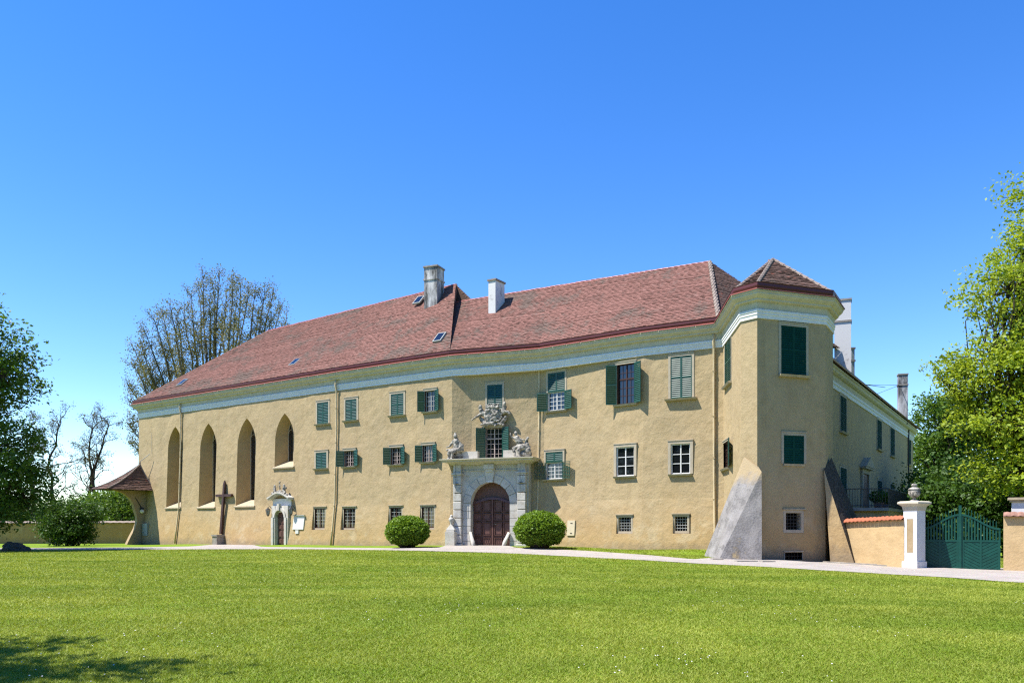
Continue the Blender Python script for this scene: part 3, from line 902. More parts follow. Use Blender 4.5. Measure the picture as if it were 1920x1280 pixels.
    for side in (-1, 1):
        cols = ((0.12, 0.60), (0.70, 1.18))
        for (xa, xb) in cols:
            xa, xb = xa / 1.25 * hw, xb / 1.25 * hw
            for (fa, fb) in ((0.03, 0.22), (0.27, 0.57), (0.61, 0.77), (0.81, 1.06)):
                x0, x1 = sorted((side * xa, side * xb)); za, zb_ = zg + H * fa, zg + H * fb
                b_ = MB()
                for k, (i0, yy) in enumerate(((0.0, 0.07), (0.05, 0.045), (0.085, 0.085))):
                    if k == 1: continue
                    b_.box(F, x0 + i0, x1 - i0, yd - 0.01, yd + yy - 0.02, za + i0, zb_ - i0)
                fr = 0.035
                b_.box(F, x0, x0 + fr, yd, yd + 0.12, za, zb_); b_.box(F, x1 - fr, x1, yd, yd + 0.12, za, zb_)
                b_.box(F, x0 + fr, x1 - fr, yd, yd + 0.117, za, za + fr); b_.box(F, x0 + fr, x1 - fr, yd, yd + 0.117, zb_ - fr, zb_)
                if fa < 0.1:      # carved lattice in the lowest panel
                    n = 4
                    for q in range(n):
                        xa2, xb2 = x0 + (x1 - x0) * q / n, x0 + (x1 - x0) * (q + 1) / n
                        b_.tube([F(xa2, yd + 0.07, za + 0.05), F(xb2, yd + 0.07, zb_ - 0.05)], 0.02, 5)
                        b_.tube([F(xb2, yd + 0.072, za + 0.05), F(xa2, yd + 0.072, zb_ - 0.05)], 0.02, 5)
                b_.build('panel', 'oak', dr)
    mb = MB(); mb.tube([F(0.12, yd + 0.18, zg + H * 0.52), F(0.30, yd + 0.18, zg + H * 0.52)], 0.025, 6); mb.build('handle', 'iron', dr)
    mb = MB(); mb.box(F, -0.22, 0.22, yb + 0.07, yb + 0.17, z1 - 0.02, z1 + 0.07); mb.build('plaque', 'white_paint', portal)
    return F, hw, cz1, yb
PF, PHW, PCZ, PYB = build_portal()
# balcony window above the portal, french window between open shutters
window(SP, (911, 802, 942.5, 861.5), 'open', grid=(4, 6), frame='brown_frame', bars='curtain', transom=0.66, ang=(34, 30), b=0.12, over=0.02, out=0.05)

def build_chapel_door():
    s0, s1, z0, z1 = SL0.rect(517.5, 956, 535, 1020.5)
    zg = z0 - 0.05; sc, w = (s0 + s1) / 2, s1 - s0
    hw = w / 2; rise = hw; zs = z1 - rise
    yref = SL0.off(z1)
    SL0.holes.append(dict(s0=s0 - 0.05, s1=s1 + 0.05, z0=zg - 0.7, z1=z1 + 0.05, depth=0.6))
    F = SL0.frame(sc, 0.0, -SL0.off(0.0))
    yw = SL0.off(1.7) + 0.1
    pts = [(x - sc, z) for x, z in arch_pts(sc, w, zs, rise)]
    d = MB(); yd = yw - 0.3
    d.face([F(x, yd, z) for x, z in [(-hw, zg - 0.2), (hw, zg - 0.2)] + list(reversed(pts))])
    door = d.build('door', 'oak', castle, fix=False)
    door['label'] = 'narrow dark brown arched chapel door with carved panels'
    for side in (-1, 1):
        for fa, fb in ((0.04, 0.24), (0.28, 0.52), (0.56, 0.74), (0.78, 0.98)):
            x0, x1 = sorted((side * 0.06, side * (hw - 0.08))); za, zb = zg + (zs - zg) * fa, zg + (zs - zg) * fb
            mb = MB(); mb.box(F, x0, x1, yd, yd + 0.05, za, zb); mb.box(F, x0 + 0.07, x1 - 0.07, yd, yd + 0.08, za + 0.07, zb - 0.07); mb.build('panel', 'oak', door)
    mb = MB(); mb.box(F, -0.035, 0.035, yd, yd + 0.07, zg, z1 - 0.1); mb.build('centre_post', 'oak', door)
    body = MB()
    ext = 0.46
    for side in (-1, 1):
        x0, x1 = sorted((side * hw, side * (hw + ext)))
        body.box(F, x0, x1, yref - 0.35, yw + 0.06, zg - 0.5, zs)
        x0, x1 = sorted((side * (hw + 0.12), side * (hw + 0.34)))
        body.box(F, x0, x1, yw + 0.04, yw + 0.14, zg - 0.5, zs - 0.02)
    for (xa, za), (xb, zb) in zip(pts, pts[1:]):
        k = 1.0 + 0.2 / hw
        body.hexa([F(xa, yref - 0.35, za), F(xb, yref - 0.35, zb), F(xb, yw + 0.1, zb), F(xa, yw + 0.1, za),
                   F(xa * k, yref - 0.35, zs + (za - zs) * k), F(xb * k, yref - 0.35, zs + (zb - zs) * k), F(xb * k, yw + 0.1, zs + (zb - zs) * k), F(xa * k, yw + 0.1, zs + (za - zs) * k)])
    body.box(F, -0.12, 0.12, yw, yw + 0.2, z1 - 0.03, z1 + 0.5)
    for (xa, za), (xb, zb) in zip(pts, pts[1:]):
        body.hexa([F(xa, yref - 0.3, za), F(xb, yref - 0.3, zb), F(xb, yw + 0.02, zb), F(xa, yw + 0.02, za), F(xa, yref - 0.3, z1 + 0.35), F(xb, yref - 0.3, z1 + 0.35), F(xb, yw - 0.03, z1 + 0.35), F(xa, yw - 0.03, z1 + 0.35)])
    for side in (-1, 1):
        x0, x1 = sorted((side * hw, side * (hw + ext - 0.04))); body.box(F, x0, x1, yref - 0.3, yw + 0.02, zs, z1 + 0.35)
    sur = body.build('door_surround', 'portal_stone', castle)
    sur['label'] = 'pale stone chapel door surround with curved hood'
    # curved hood: a swept strip, concave towards the ends
    hood = MB(); zc = SL0.px(525, 936)[1]
    xs = np.linspace(-hw - 0.75, hw + 0.75, 17)
    def hz(x): return zc - 0.05 + 0.42 * math.cos(x / (hw + 0.75) * math.pi / 2) ** 1.4
    for xa, xb in zip(xs, xs[1:]):
        for (y1, a, b) in ((0.42, 0.0, 0.1), (0.5, 0.1, 0.2)):
            hood.hexa([F(xa, yref - 0.1, hz(xa) + a), F(xb, yref - 0.1, hz(xb) + a), F(xb, yref + y1, hz(xb) + a), F(xa, yref + y1, hz(xa) + a),
                       F(xa, yref - 0.1, hz(xa) + b), F(xb, yref - 0.1, hz(xb) + b), F(xb, yref + y1, hz(xb) + b), F(xa, yref + y1, hz(xa) + b)])
    hood.build('hood', 'portal_stone', sur)
    mb = MB()
    mb.hexa([F(-hw - 0.5, yref - 0.1, zs + 0.4), F(hw + 0.5, yref - 0.1, zs + 0.4), F(hw + 0.5, yref + 0.05, zs + 0.4), F(-hw - 0.5, yref + 0.05, zs + 0.4),
             F(-hw - 0.55, yref - 0.1, zc + 0.05), F(hw + 0.55, yref - 0.1, zc + 0.05), F(hw + 0.55, yref + 0.05, zc + 0.05), F(-hw - 0.55, yref + 0.05, zc + 0.05)])
    mb.build('frieze', 'white_trim', sur)
    return F, hw, hz, yref, zs, sur
CF, CHW, CHZ, CYR, CZS, CSUR = build_chapel_door()

# ------------------------------------------------------------------ walls
def build_walls():
    mb = MB()
    for s in segs[0:7]: s.mesh(mb)
    mb.build('wall', ['plaster', 'plaster_warm'], castle, smooth=False)
    mb = MB()
    for s in segs[7:]: s.mesh(mb, 0.012)
    mb.build('tower_wall', ['plaster', 'plaster_warm'], castle)
    mb = MB(); WING.mesh(mb, 0.01)
    e = WW1; b = e + wm * 11
    for p, q in ((e, b),): mb.face([(p[0], p[1], -1), (q[0], q[1], -1), (q[0], q[1], 10.6), (p[0], p[1], 10.6)])
    mb.build('wing_wall', ['plaster', 'plaster_warm'], castle)
    mb = MB()       # courtyard sides, never seen from the lawn but closing the volume
    ring = [G[0] + v2(0.4, -0.3), v2(-1.0, 70.5), v2(12.0, 62.0), v2(24.0, 88.0), WW1 + wm * 11]
    for p, q in zip(ring, ring[1:]): mb.face([(p[0], p[1], -1), (q[0], q[1], -1), (q[0], q[1], 10.4), (p[0], p[1], 10.4)])
    mb.build('courtyard_wall', 'plaster_smooth', castle)
build_walls()

def sweep(prof, idx, mb, mi=0):
    rows = []
    for i in idx:
        rows.append([Vector((*(G[i] + MIT[i] * a), z)) for a, z in prof])
    for r0, r1 in zip(rows, rows[1:]):
        for k in range(len(prof) - 1): mb.face([r0[k], r1[k], r1[k + 1], r0[k + 1]], mi)
ALL = list(range(NG))
mb = MB(); sweep([(0.6, 13.27), (0.0, 13.27), (0.0, 13.17), (0.05, 13.15), (0.05, 13.07), (0.12, 12.99), (0.22, 12.92), (0.26, 12.90), (0.26, 12.82), (0.34, 12.78), (0.44, 12.76), (0.50, 12.42), (0.7, 12.42)], ALL, mb)
mb.build('cornice', 'cornice_paint', castle)
mb = MB(); sweep([(0.6, 12.44), (0.46, 12.43), (0.42, 12.40), (0.42, 12.30), (0.45, 12.28), (0.45, 12.16), (0.48, 12.14), (0.48, 11.97), (1.1, 11.97)], ALL, mb)
mb.build('string_band', 'white_trim', castle)
mb = MB(); sweep([(0.5, 13.30), (0.17, 13.36), (0.13, 13.48), (0.13, 13.62), (0.11, 13.66), (0.17, 13.67), (0.22, 13.50), (0.5, 13.50)], ALL, mb)
gut = mb.build('gutter', 'red_metal', castle)
def flashing():
    for i in range(1, NG - 2):
        d = G[i + 1] - G[i]; L = float(np.linalg.norm(d)); n = max(1, int(round(L / 1.05)))
        for k in range(n):
            a0, a1 = k / n + 0.012 / L, (k + 1) / n - 0.012 / L
            P = []
            dz = random.uniform(-0.008, 0.008)
            for a in (a0, a1):
                g = G[i] + d * a; m = MIT[i] * (1 - a) + MIT[i + 1] * a
                P.append([Vector((*(g + m * o), z + dz)) for o, z in ((-0.05, 13.24), (-0.05, 13.28), (0.16, 13.36))])
            mb = MB()
            for j in range(2): mb.face([P[0][j], P[1][j], P[1][j + 1], P[0][j + 1]])
            mb.build('flashing_panel', 'pink_metal', gut, fix=False)
flashing()

# ------------------------------------------------------------------ roofs
def tiles(Aq, Bq, Cq, Dq, name, mat, parent, ch=0.2, tw=0.18, lift=0.035):
    """plain tiles laid in courses on the surface A-B (eave) to D-C (ridge): real butts, slightly uneven"""
    A, B, Cc, D = (np.array(p, float) for p in (Aq, Bq, Cq, Dq))
    Ls = 0.5 * (np.linalg.norm(D - A) + np.linalg.norm(Cc - B))
    rows = int(Ls / ch)
    def S(u, v): return (A * (1 - u) + B * u) * (1 - v) + (D * (1 - u) + Cc * u) * v
    nrm = np.cross(B - A, 0.5 * (D + Cc) - 0.5 * (A + B)); nrm /= np.linalg.norm(nrm)
    if nrm[2] < 0: nrm = -nrm
    quads = []; rnds = []
    for r in range(rows):
        v0, v1 = r / rows, min(1.0, (r + 1.25) / rows)
        wd = np.linalg.norm(S(1, v0) - S(0, v0))
        n = int(round(wd / tw))
        if n < 1: continue
        st = 0.5 * (r % 2)
        row_rnd = rng.normal(0, 0.05)
        sag = rng.normal(0, 0.003); row_off = rng.normal(0, 0.12)
        for k in range(-1, n + 1):
            u0, u1 = max(0.0, (k + st) / n), min(1.0, (k + 1 + st) / n)
            if u1 - u0 < 0.15 / n: continue
            j = lift + rng.normal(0, 0.005) + sag
            dv = (rng.normal(0, 0.09) + row_off) / rows
            a, b = S(u0, v0 + dv), S(u1, v0 + dv); c, d = S(u1, v1), S(u0, v1)
            e = 0.004 / wd
            q = np.array([a + nrm * j, b + nrm * (j + rng.normal(0, 0.002)), c + nrm * 0.004, d + nrm * 0.004])
            q[1] += (a - b) * 0.03; q[2] += (d - c) * 0.03
            quads.append(q); x = min(1, max(0, rng.beta(2, 2) + row_rnd)); rnds.append(x)
            quads.append(np.array([a - nrm * 0.02, b - nrm * 0.02, q[1], q[0]])); rnds.append(x * 0.5)
    o = quads_np(name, np.array(quads), mat, parent, np.array(rnds))
    o['kind'] = 'stuff'
    return o

def base(i, a=0.26, z=13.60): return (*(G[i] + MIT[i] * a), z)
def ray_z(u, v, z):
    d = (z - EYE) * FPX / (VH - v); return ((u - UC) / FPX * d, d, z)
ZL, ZR = 20.6, 19.1
RA, RC = np.array(ray_z(502, 620.5, ZL)), np.array(ray_z(855, 533, ZL))
S0, S1 = np.array(ray_z(850, 567.5, ZR)), np.array(ray_z(1331, 490.5, ZR))
RB = RA + (RC - RA) * 0.72
SX, SY, SZ = S0 + (S1 - S0) * 0.09, S0 + (S1 - S0) * 0.41, S0 + (S1 - S0) * 0.76
K = np.array((21.5, 53.0, 13.4))
BACKL, BACKM, BACKR = np.array((-26.5, 89.5, 13.5)), np.array((1.0, 71.5, 13.5)), np.array((14.0, 61.0, 13.5))
def build_roofs():
    mb = MB()
    def f(*p):
        if len(p) == 3: mb.face([tuple(q) for q in p]); return
        A_, B_, C_, D_ = p; n = 12
        S_ = lambda u, v: tuple((A_ * (1 - u) + B_ * u) * (1 - v) + (D_ * (1 - u) + C_ * u) * v)
        for i in range(n):
            for j in range(n): mb.face([S_(i / n, j / n), S_((i + 1) / n, j / n), S_((i + 1) / n, (j + 1) / n), S_(i / n, (j + 1) / n)])
    dz = np.array((0, 0, -0.07))
    b = {i: np.array(base(i)) for i in range(NG)}
    f(b[1] + dz, b[2] + dz, RB + dz, RA + dz); f(b[2] + dz, b[3] + dz, RC + dz, RB + dz)
    f(b[0] + dz, b[1] + dz, RA + dz)
    f(b[3] + dz, b[4] + dz, SX + dz, S0 + dz); f(b[4] + dz, b[5] + dz, SY + dz, SX + dz); f(b[5] + dz, b[6] + dz, SZ + dz, SY + dz); f(b[6] + dz, b[7] + dz, S1 + dz, SZ + dz)
    f(b[7] + dz, K + dz, S1 + dz)
    f(b[3] + dz, S0 + dz, RC + dz)
    f(RA + dz, RC + dz, BACKM, b[0] + dz); f(S0 + dz, S1 + dz, BACKR, BACKM); f(S1 + dz, K, BACKR)
    PR = S0 + (S1 - S0) * 0.085
    f(RC + dz, S0 + dz, PR + dz); f(RC + dz, PR + dz, BACKM)
    roof = mb.build('roof', 'old_tile', castle, fix=False)
    for nm, q in (('roof_tiles', (b[1], b[2], RB, RA)), ('roof_tiles', (b[2], b[3], RC, RB)), ('roof_tiles', (b[3], b[4], SX, S0)), ('roof_tiles', (b[4], b[5], SY, SX)), ('roof_tiles', (b[5], b[6], SZ, SY)), ('roof_tiles', (b[6], b[7], S1, SZ))):
        tiles(*q, nm, 'roof_tile', roof)
    tiles(b[7], K, S1, S1, 'roof_tiles', 'old_tile', roof)
    tiles(RC - np.array((0, 0, 1.5)), PR, RC, RC, 'roof_tiles', 'old_tile', roof, 0.2)
    # ridge and hip tiles
    def ridge(P0, P1, mat, r=0.13, step=0.4):
        P0, P1 = Vector(P0), Vector(P1); L = (P1 - P0).length; n = int(L / step); d = (P1 - P0) / n
        for k in range(n):
            mb = MB(); a = P0 + d * k; jz = Vector((0, 0, random.uniform(-0.012, 0.012)))
            mb.tube([a + jz - Vector((0, 0, 0.05)), a + d * 1.06 + jz - Vector((0, 0, 0.05))], [r, r * 0.88], 7)
            mb.build('ridge_tile', mat, roof, smooth=False, fix=False)
    ridge(RA, RC, 'pink_metal'); ridge(S0, S1, 'pink_metal'); ridge(b[1], RA, 'clay_cap', 0.11, 0.45); ridge(b[7] + np.array((0, 0, 0.1)), S1, 'mortar', 0.17, 0.45)
    mb = MB()       # plastered verge where the taller roof steps up
    mb.tube([Vector(S0) + Vector((0.05, -0.1, -0.1)), Vector(RC) + Vector((0.0, 0, 0.0))], 0.12, 6); mb.build('verge', 'clay_cap', roof)
    # roof hatches
    def on_roof(u, v, A, B, Cc):
        A, B, Cc = Vector(A), Vector(B), Vector(Cc); n = (B - A).cross(Cc - A).normalized()
        r = Vector(((u - UC) / FPX, 1, (VH - v) / FPX)); o = Vector((0, 0, EYE))
        t = (A - o).dot(n) / r.dot(n); return o + r * t, n if n.z > 0 else -n
    hatches = [(343, 718, b[1], b[2], RA), (562, 623, b[1], b[2], RA), (554, 680, b[1], b[2], RA), (825, 634, b[2], b[3], RC), (786, 564, b[2], b[3], RC)]
    for u, v, A, B, Cc in hatches:
        p, n = on_roof(u, v, A, B, Cc)
        t = (Vector(B) - Vector(A)).normalized(); up = n.cross(t).normalized()
        if up.z < 0: up = -up
        F = Frame(p + n * 0.02, t, up, n)
        mb = MB(); mb.box(F, -0.36, 0.36, -0.5, 0.5, 0, 0.12); h = mb.build('roof_hatch', 'grey_metal', roof)
        mb = MB(); mb.box(F, -0.29, 0.29, -0.43, 0.43, 0.1, 0.13); mb.build('pane', 'glass', h)
    # chimneys
    def chimney(u, v, plane, w, d, vtop, yaw, mat, capmat, collar=True, below=2.5):
        p, n = on_roof(u, v, *plane)
        ztop = EYE + (VH - vtop) / FPX * p.y
        a = math.radians(yaw); F = Frame((p.x, p.y, 0), (math.cos(a), math.sin(a), 0), (-math.sin(a), math.cos(a), 0))
        mb = MB(); mb.box(F, -w / 2, w / 2, -d / 2, d / 2, p.z - below, ztop - 0.12)
        c = mb.build('chimney', mat, castle)
        mb = MB(); mb.box(F, -w / 2 - 0.07, w / 2 + 0.07, -d / 2 - 0.07, d / 2 + 0.07, ztop - 0.118, ztop)
        mb.build('cap', capmat, c)
        if collar:
            mb = MB(); zc = p.z + (ztop - p.z) * 0.55; mb.box(F, -w / 2 - 0.06, w / 2 + 0.06, -d / 2 - 0.06, d / 2 + 0.06, zc, zc + 0.12); mb.build('collar', mat, c)
        return c, p
    c, p = chimney(814, 561, (b[2], b[3], RC), 1.12, 1.2, 502, -22, 'chimney_grey', 'slab_stone')
    c['label'] = 'broad grey weathered chimney'
    c, p = chimney(931, 566, (b[4], b[5], SY), 0.62, 1.2, 527, -33, 'chimney_white', 'mortar', collar=False)
    c['label'] = 'small white chimney'
    # tower roof
    AP = np.array(ray_z(1449, 487.5, 16.15))
    tb = [np.array(base(i, 0.22, 13.55)) for i in (7, 8, 9, 10, 11, 12)] + [np.array((15.5, 50.5, 13.55))]
    mb = MB()
    for p, q in zip(tb, tb[1:] + tb[:1]): mb.face([tuple(p + dz), tuple(q + dz), tuple(AP + dz)])
    tr = mb.build('tower_roof', 'old_tile', castle, fix=False)
    for p, q in zip(tb[:5], tb[1:6]): tiles(p, q, AP, AP, 'roof_tiles', 'old_tile', tr, 0.24, 0.2, 0.05)
    for p in tb[1:5]:
        L = Vector(AP) - Vector(p); n = int(L.length / 0.42)
        for k in range(n):
            m2 = MB(); a = Vector(p) + L * k / n; m2.tube([a + Vector((0, 0, 0.01)), a + L / n * 1.06 + Vector((0, 0, 0.02))], [0.12, 0.10], 7); m2.build('ridge_tile', 'mortar', tr, fix=False)
    m2 = MB(); m2.tube([AP - np.array((0.25, 0, 0.12)), AP + np.array((0.22, 0.0, -0.12))], 0.15, 8); m2.build('ridge_tile', 'clay_cap', tr)
    # wing roof, cornice, band
    wt3, wm3, ex = Vector((*wt, 0)), Vector((*wm, 0)), Vector((*WG0, 0))
    Lw = float(np.linalg.norm(WG1 - WG0))
    def wp(s, a, z): return ex + wt3 * s + wm3 * a + Vector((0, 0, z))
    mb = MB()
    prof = [(0.8, 11.0), (0.0, 11.0), (0.0, 10.9), (0.06, 10.86), (0.1, 10.72), (0.2, 10.64), (0.3, 10.6), (0.36, 10.3), (0.6, 10.3)]
    for (a0, z0), (a1, z1) in zip(prof, prof[1:]): mb.face([wp(-1.2, a0, z0), wp(Lw, a0, z0), wp(Lw, a1, z1), wp(-1.2, a1, z1)])
    pe = [wp(Lw, a, z) for a, z in prof]; mb.face(pe)
    mb.build('wing_cornice', 'cornice_paint', castle)
    mb = MB()
    prof = [(0.5, 10.3), (0.30, 10.28), (0.30, 10.12), (0.34, 10.1), (0.34, 9.86), (0.6, 9.86)]
    for (a0, z0), (a1, z1) in zip(prof, prof[1:]): mb.face([wp(-1, a0, z0), wp(Lw - 0.4, a0, z0), wp(Lw - 0.4, a1, z1), wp(-1, a1, z1)])
    mb.build('string_band', 'white_trim', castle)
    mb = MB()
    mb.face([wp(-1.5, -0.08, 11.02), wp(Lw + 0.1, -0.08, 11.02), wp(Lw + 0.1, -0.08, 11.16), wp(-1.5, -0.08, 11.16)])
    mb.face([wp(-1.5, -0.08, 11.16), wp(Lw + 0.1, -0.08, 11.16), wp(Lw - 5, 6, 14.2), wp(1, 4, 13.2), wp(-1.5, 0.8, 11.6)])
    mb.face([wp(Lw + 0.1, -0.08, 11.16), wp(Lw + 0.1, 12, 11.16), wp(Lw - 5, 6, 14.2)])
    mb.face([wp(1, 4, 13.2), wp(Lw - 5, 6, 14.2), wp(Lw + 0.1, 12, 11.16), wp(12, 12, 11.16)])
    wr = mb.build('wing_roof', 'old_tile', castle, fix=False)
    mb = MB(); mb.tube([wp(-1.5, -0.1, 11.1), wp(Lw + 0.1, -0.1, 11.1)], 0.09, 8); mb.build('wing_gutter', 'red_metal', castle)
    def stack(u, vtop, vbase, d, wpx, dep, mat, nm, yaw, lab, collar=None):
        x = (u - UC) / FPX * d; w = wpx / FPX * d; a = math.radians(yaw)
        F = Frame((x, d, 0), (math.cos(a), math.sin(a), 0), (-math.sin(a), math.cos(a), 0))
        zt = EYE + (VH - vtop) / FPX * d
        mb = MB(); mb.box(F, -w / 2, w / 2, 0, dep, 10.8, zt - 0.12); c = mb.build(nm, mat, castle); c['label'] = lab
        mb = MB(); mb.box(F, -w / 2 - 0.05, w / 2 + 0.05, -0.05, dep + 0.05, zt - 0.118, zt); mb.build('cap', 'slab_stone', c)
        if collar:
            zc = EYE + (VH - collar) / FPX * d; mb = MB(); mb.box(F, -w / 2 - 0.05, w / 2 + 0.05, -0.05, dep + 0.05, zc - 0.06, zc + 0.06); mb.build('collar', 'slab_stone', c)
        return F
    stack(1580, 560, 700, 53.0, 29, 0.8, 'chimney_white', 'chimney', -22, 'tall white chimney behind the tower', 602)
    stack(1599.5, 651, 700, 55.0, 6, 0.3, 'grey_metal', 'flue_pipe', 0, 'thin dark metal flue', 676)
    stack(1693.5, 700, 780, 72.0, 16, 0.75, 'chimney_grey', 'chimney', -18, 'slim grey weathered chimney on the wing', 721)
    def airp(u, v, d): return Vector(((u - UC) / FPX * d, d, EYE + (VH - v) / FPX * d))
    mb = MB()
    for a, b_ in (((1622, 721, 62), (1686, 722, 72)), ((1645, 738, 66), (1686, 722, 72)), ((1622, 721, 62), (1660, 726, 68))): mb.tube([airp(*a), airp(*b_)], 0.022, 4)
    mb.build('stay_wire', 'iron', castle)
build_roofs()

# ------------------------------------------------------------------ downpipes, buttresses, corner canopy, terrace
def downpipe(seg, u, vtop, ztop=12.9, y=0.12, zbot=None, r=0.072, mat='pipe_paint'):
    s, z = seg.px(u, vtop)
    zs = [ztop, 12.55, 12.3, 11.9, 10, 8.9, 7, 5, 3.4, 2.4, 1.4, zbot if zbot is not None else 0.15]
    pts = []
    for z in zs:
        out = y + (0.1 if 11.9 < z < 12.9 else 0.0)
        pts.append(seg.P(s, z, out))
    mb = MB(); mb.tube(pts, r, 8); p = mb.build('downpipe', mat, castle, smooth=True)
    for z in (10.6, 8.0, 5.6, 3.2, 1.2):
        m2 = MB(); c = seg.P(s, z, y); m2.tube([c - Vector((0, 0, 0.035)), c + Vector((0, 0, 0.035))], r + 0.018, 8); m2.build('pipe_clamp', mat, p)
downpipe(SL0, 341, 760)
downpipe(SL1, 633, 720)
downpipe(SR0, 1013, 700)
s_, _ = SR1.px(1345.5, 700)
downpipe(SR1, 1339.5, 700, y=0.12)
def wing_pipe():
    s, z = WING.px(1701, 850); mb = MB()
    mb.tube([WING.P(s, 10.7, 0.15), WING.P(s, 9.7, 0.12), WING.P(s, 2.0, 0.12)], 0.06, 8); mb.build('downpipe', 'iron', castle)
wing_pipe()

def at(u, v, d): return Vector(((u - UC) / FPX * d, d, EYE + (VH - v) / FPX * d))
def build_buttress():
    # wedge against the left chamfer of the tower: two sloping faces meeting in a ridge, right side upright
    sA, zA = TC.px(1396, 856); A = TC.P(sA, zA, 0.04); B = at(1428, 884, 39.5); Cc = at(1428.5, 1053, 39.2); D = at(1349, 1047, 39.9); E = at(1320, 1043, 41.9)
    ins = at(1402, 1045, 41.6); insT = at(1408, 880, 41.2); Eb = at(1352, 1040, 44.0); Am = at(1418, 868, 40.4)
    mb = MB()
    def sub(p, q, r, n=10):     # uneven plaster: subdivided triangle pushed about by noise
        p, q, r = Vector(p), Vector(q), Vector(r); nn = (q - p).cross(r - p).normalized()
        g = {}
        for i in range(n + 1):
            for j in range(n + 1 - i):
                a, b = i / n, j / n; c = 1 - a - b
                pt = p * c + q * a + r * b
                f = min(1, 8 * min(a, b, c)); g[i, j] = pt + nn * noise.noise(pt * 1.7) * 0.05 * f
        for i in range(n):
            for j in range(n - i):
                mb.face([g[i, j], g[i + 1, j], g[i, j + 1]])
                if j < n - i - 1: mb.face([g[i + 1, j], g[i + 1, j + 1], g[i, j + 1]])
    sub(A, E, D); sub(A, D, B); sub(D, Cc, B); mb.face([A, B, Am]); mb.face([A, E, Eb]); mb.face([B, Cc, ins, insT]); mb.face([A, Am, insT])
    o = mb.build('buttress', 'buttress_render', castle); o['label'] = 'grey weathered wedge buttress at the tower corner'
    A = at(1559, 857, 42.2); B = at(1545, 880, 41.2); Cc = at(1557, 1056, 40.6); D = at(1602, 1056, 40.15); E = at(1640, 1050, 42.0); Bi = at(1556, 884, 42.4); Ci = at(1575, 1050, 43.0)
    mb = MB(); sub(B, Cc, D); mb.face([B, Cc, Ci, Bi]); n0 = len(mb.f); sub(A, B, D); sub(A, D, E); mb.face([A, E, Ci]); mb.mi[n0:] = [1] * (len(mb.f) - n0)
    o = mb.build('buttress', ['plaster', 'mossy_shaded_render'], castle); o['label'] = 'yellow wedge buttress beside the low tiled wall'
build_buttress()

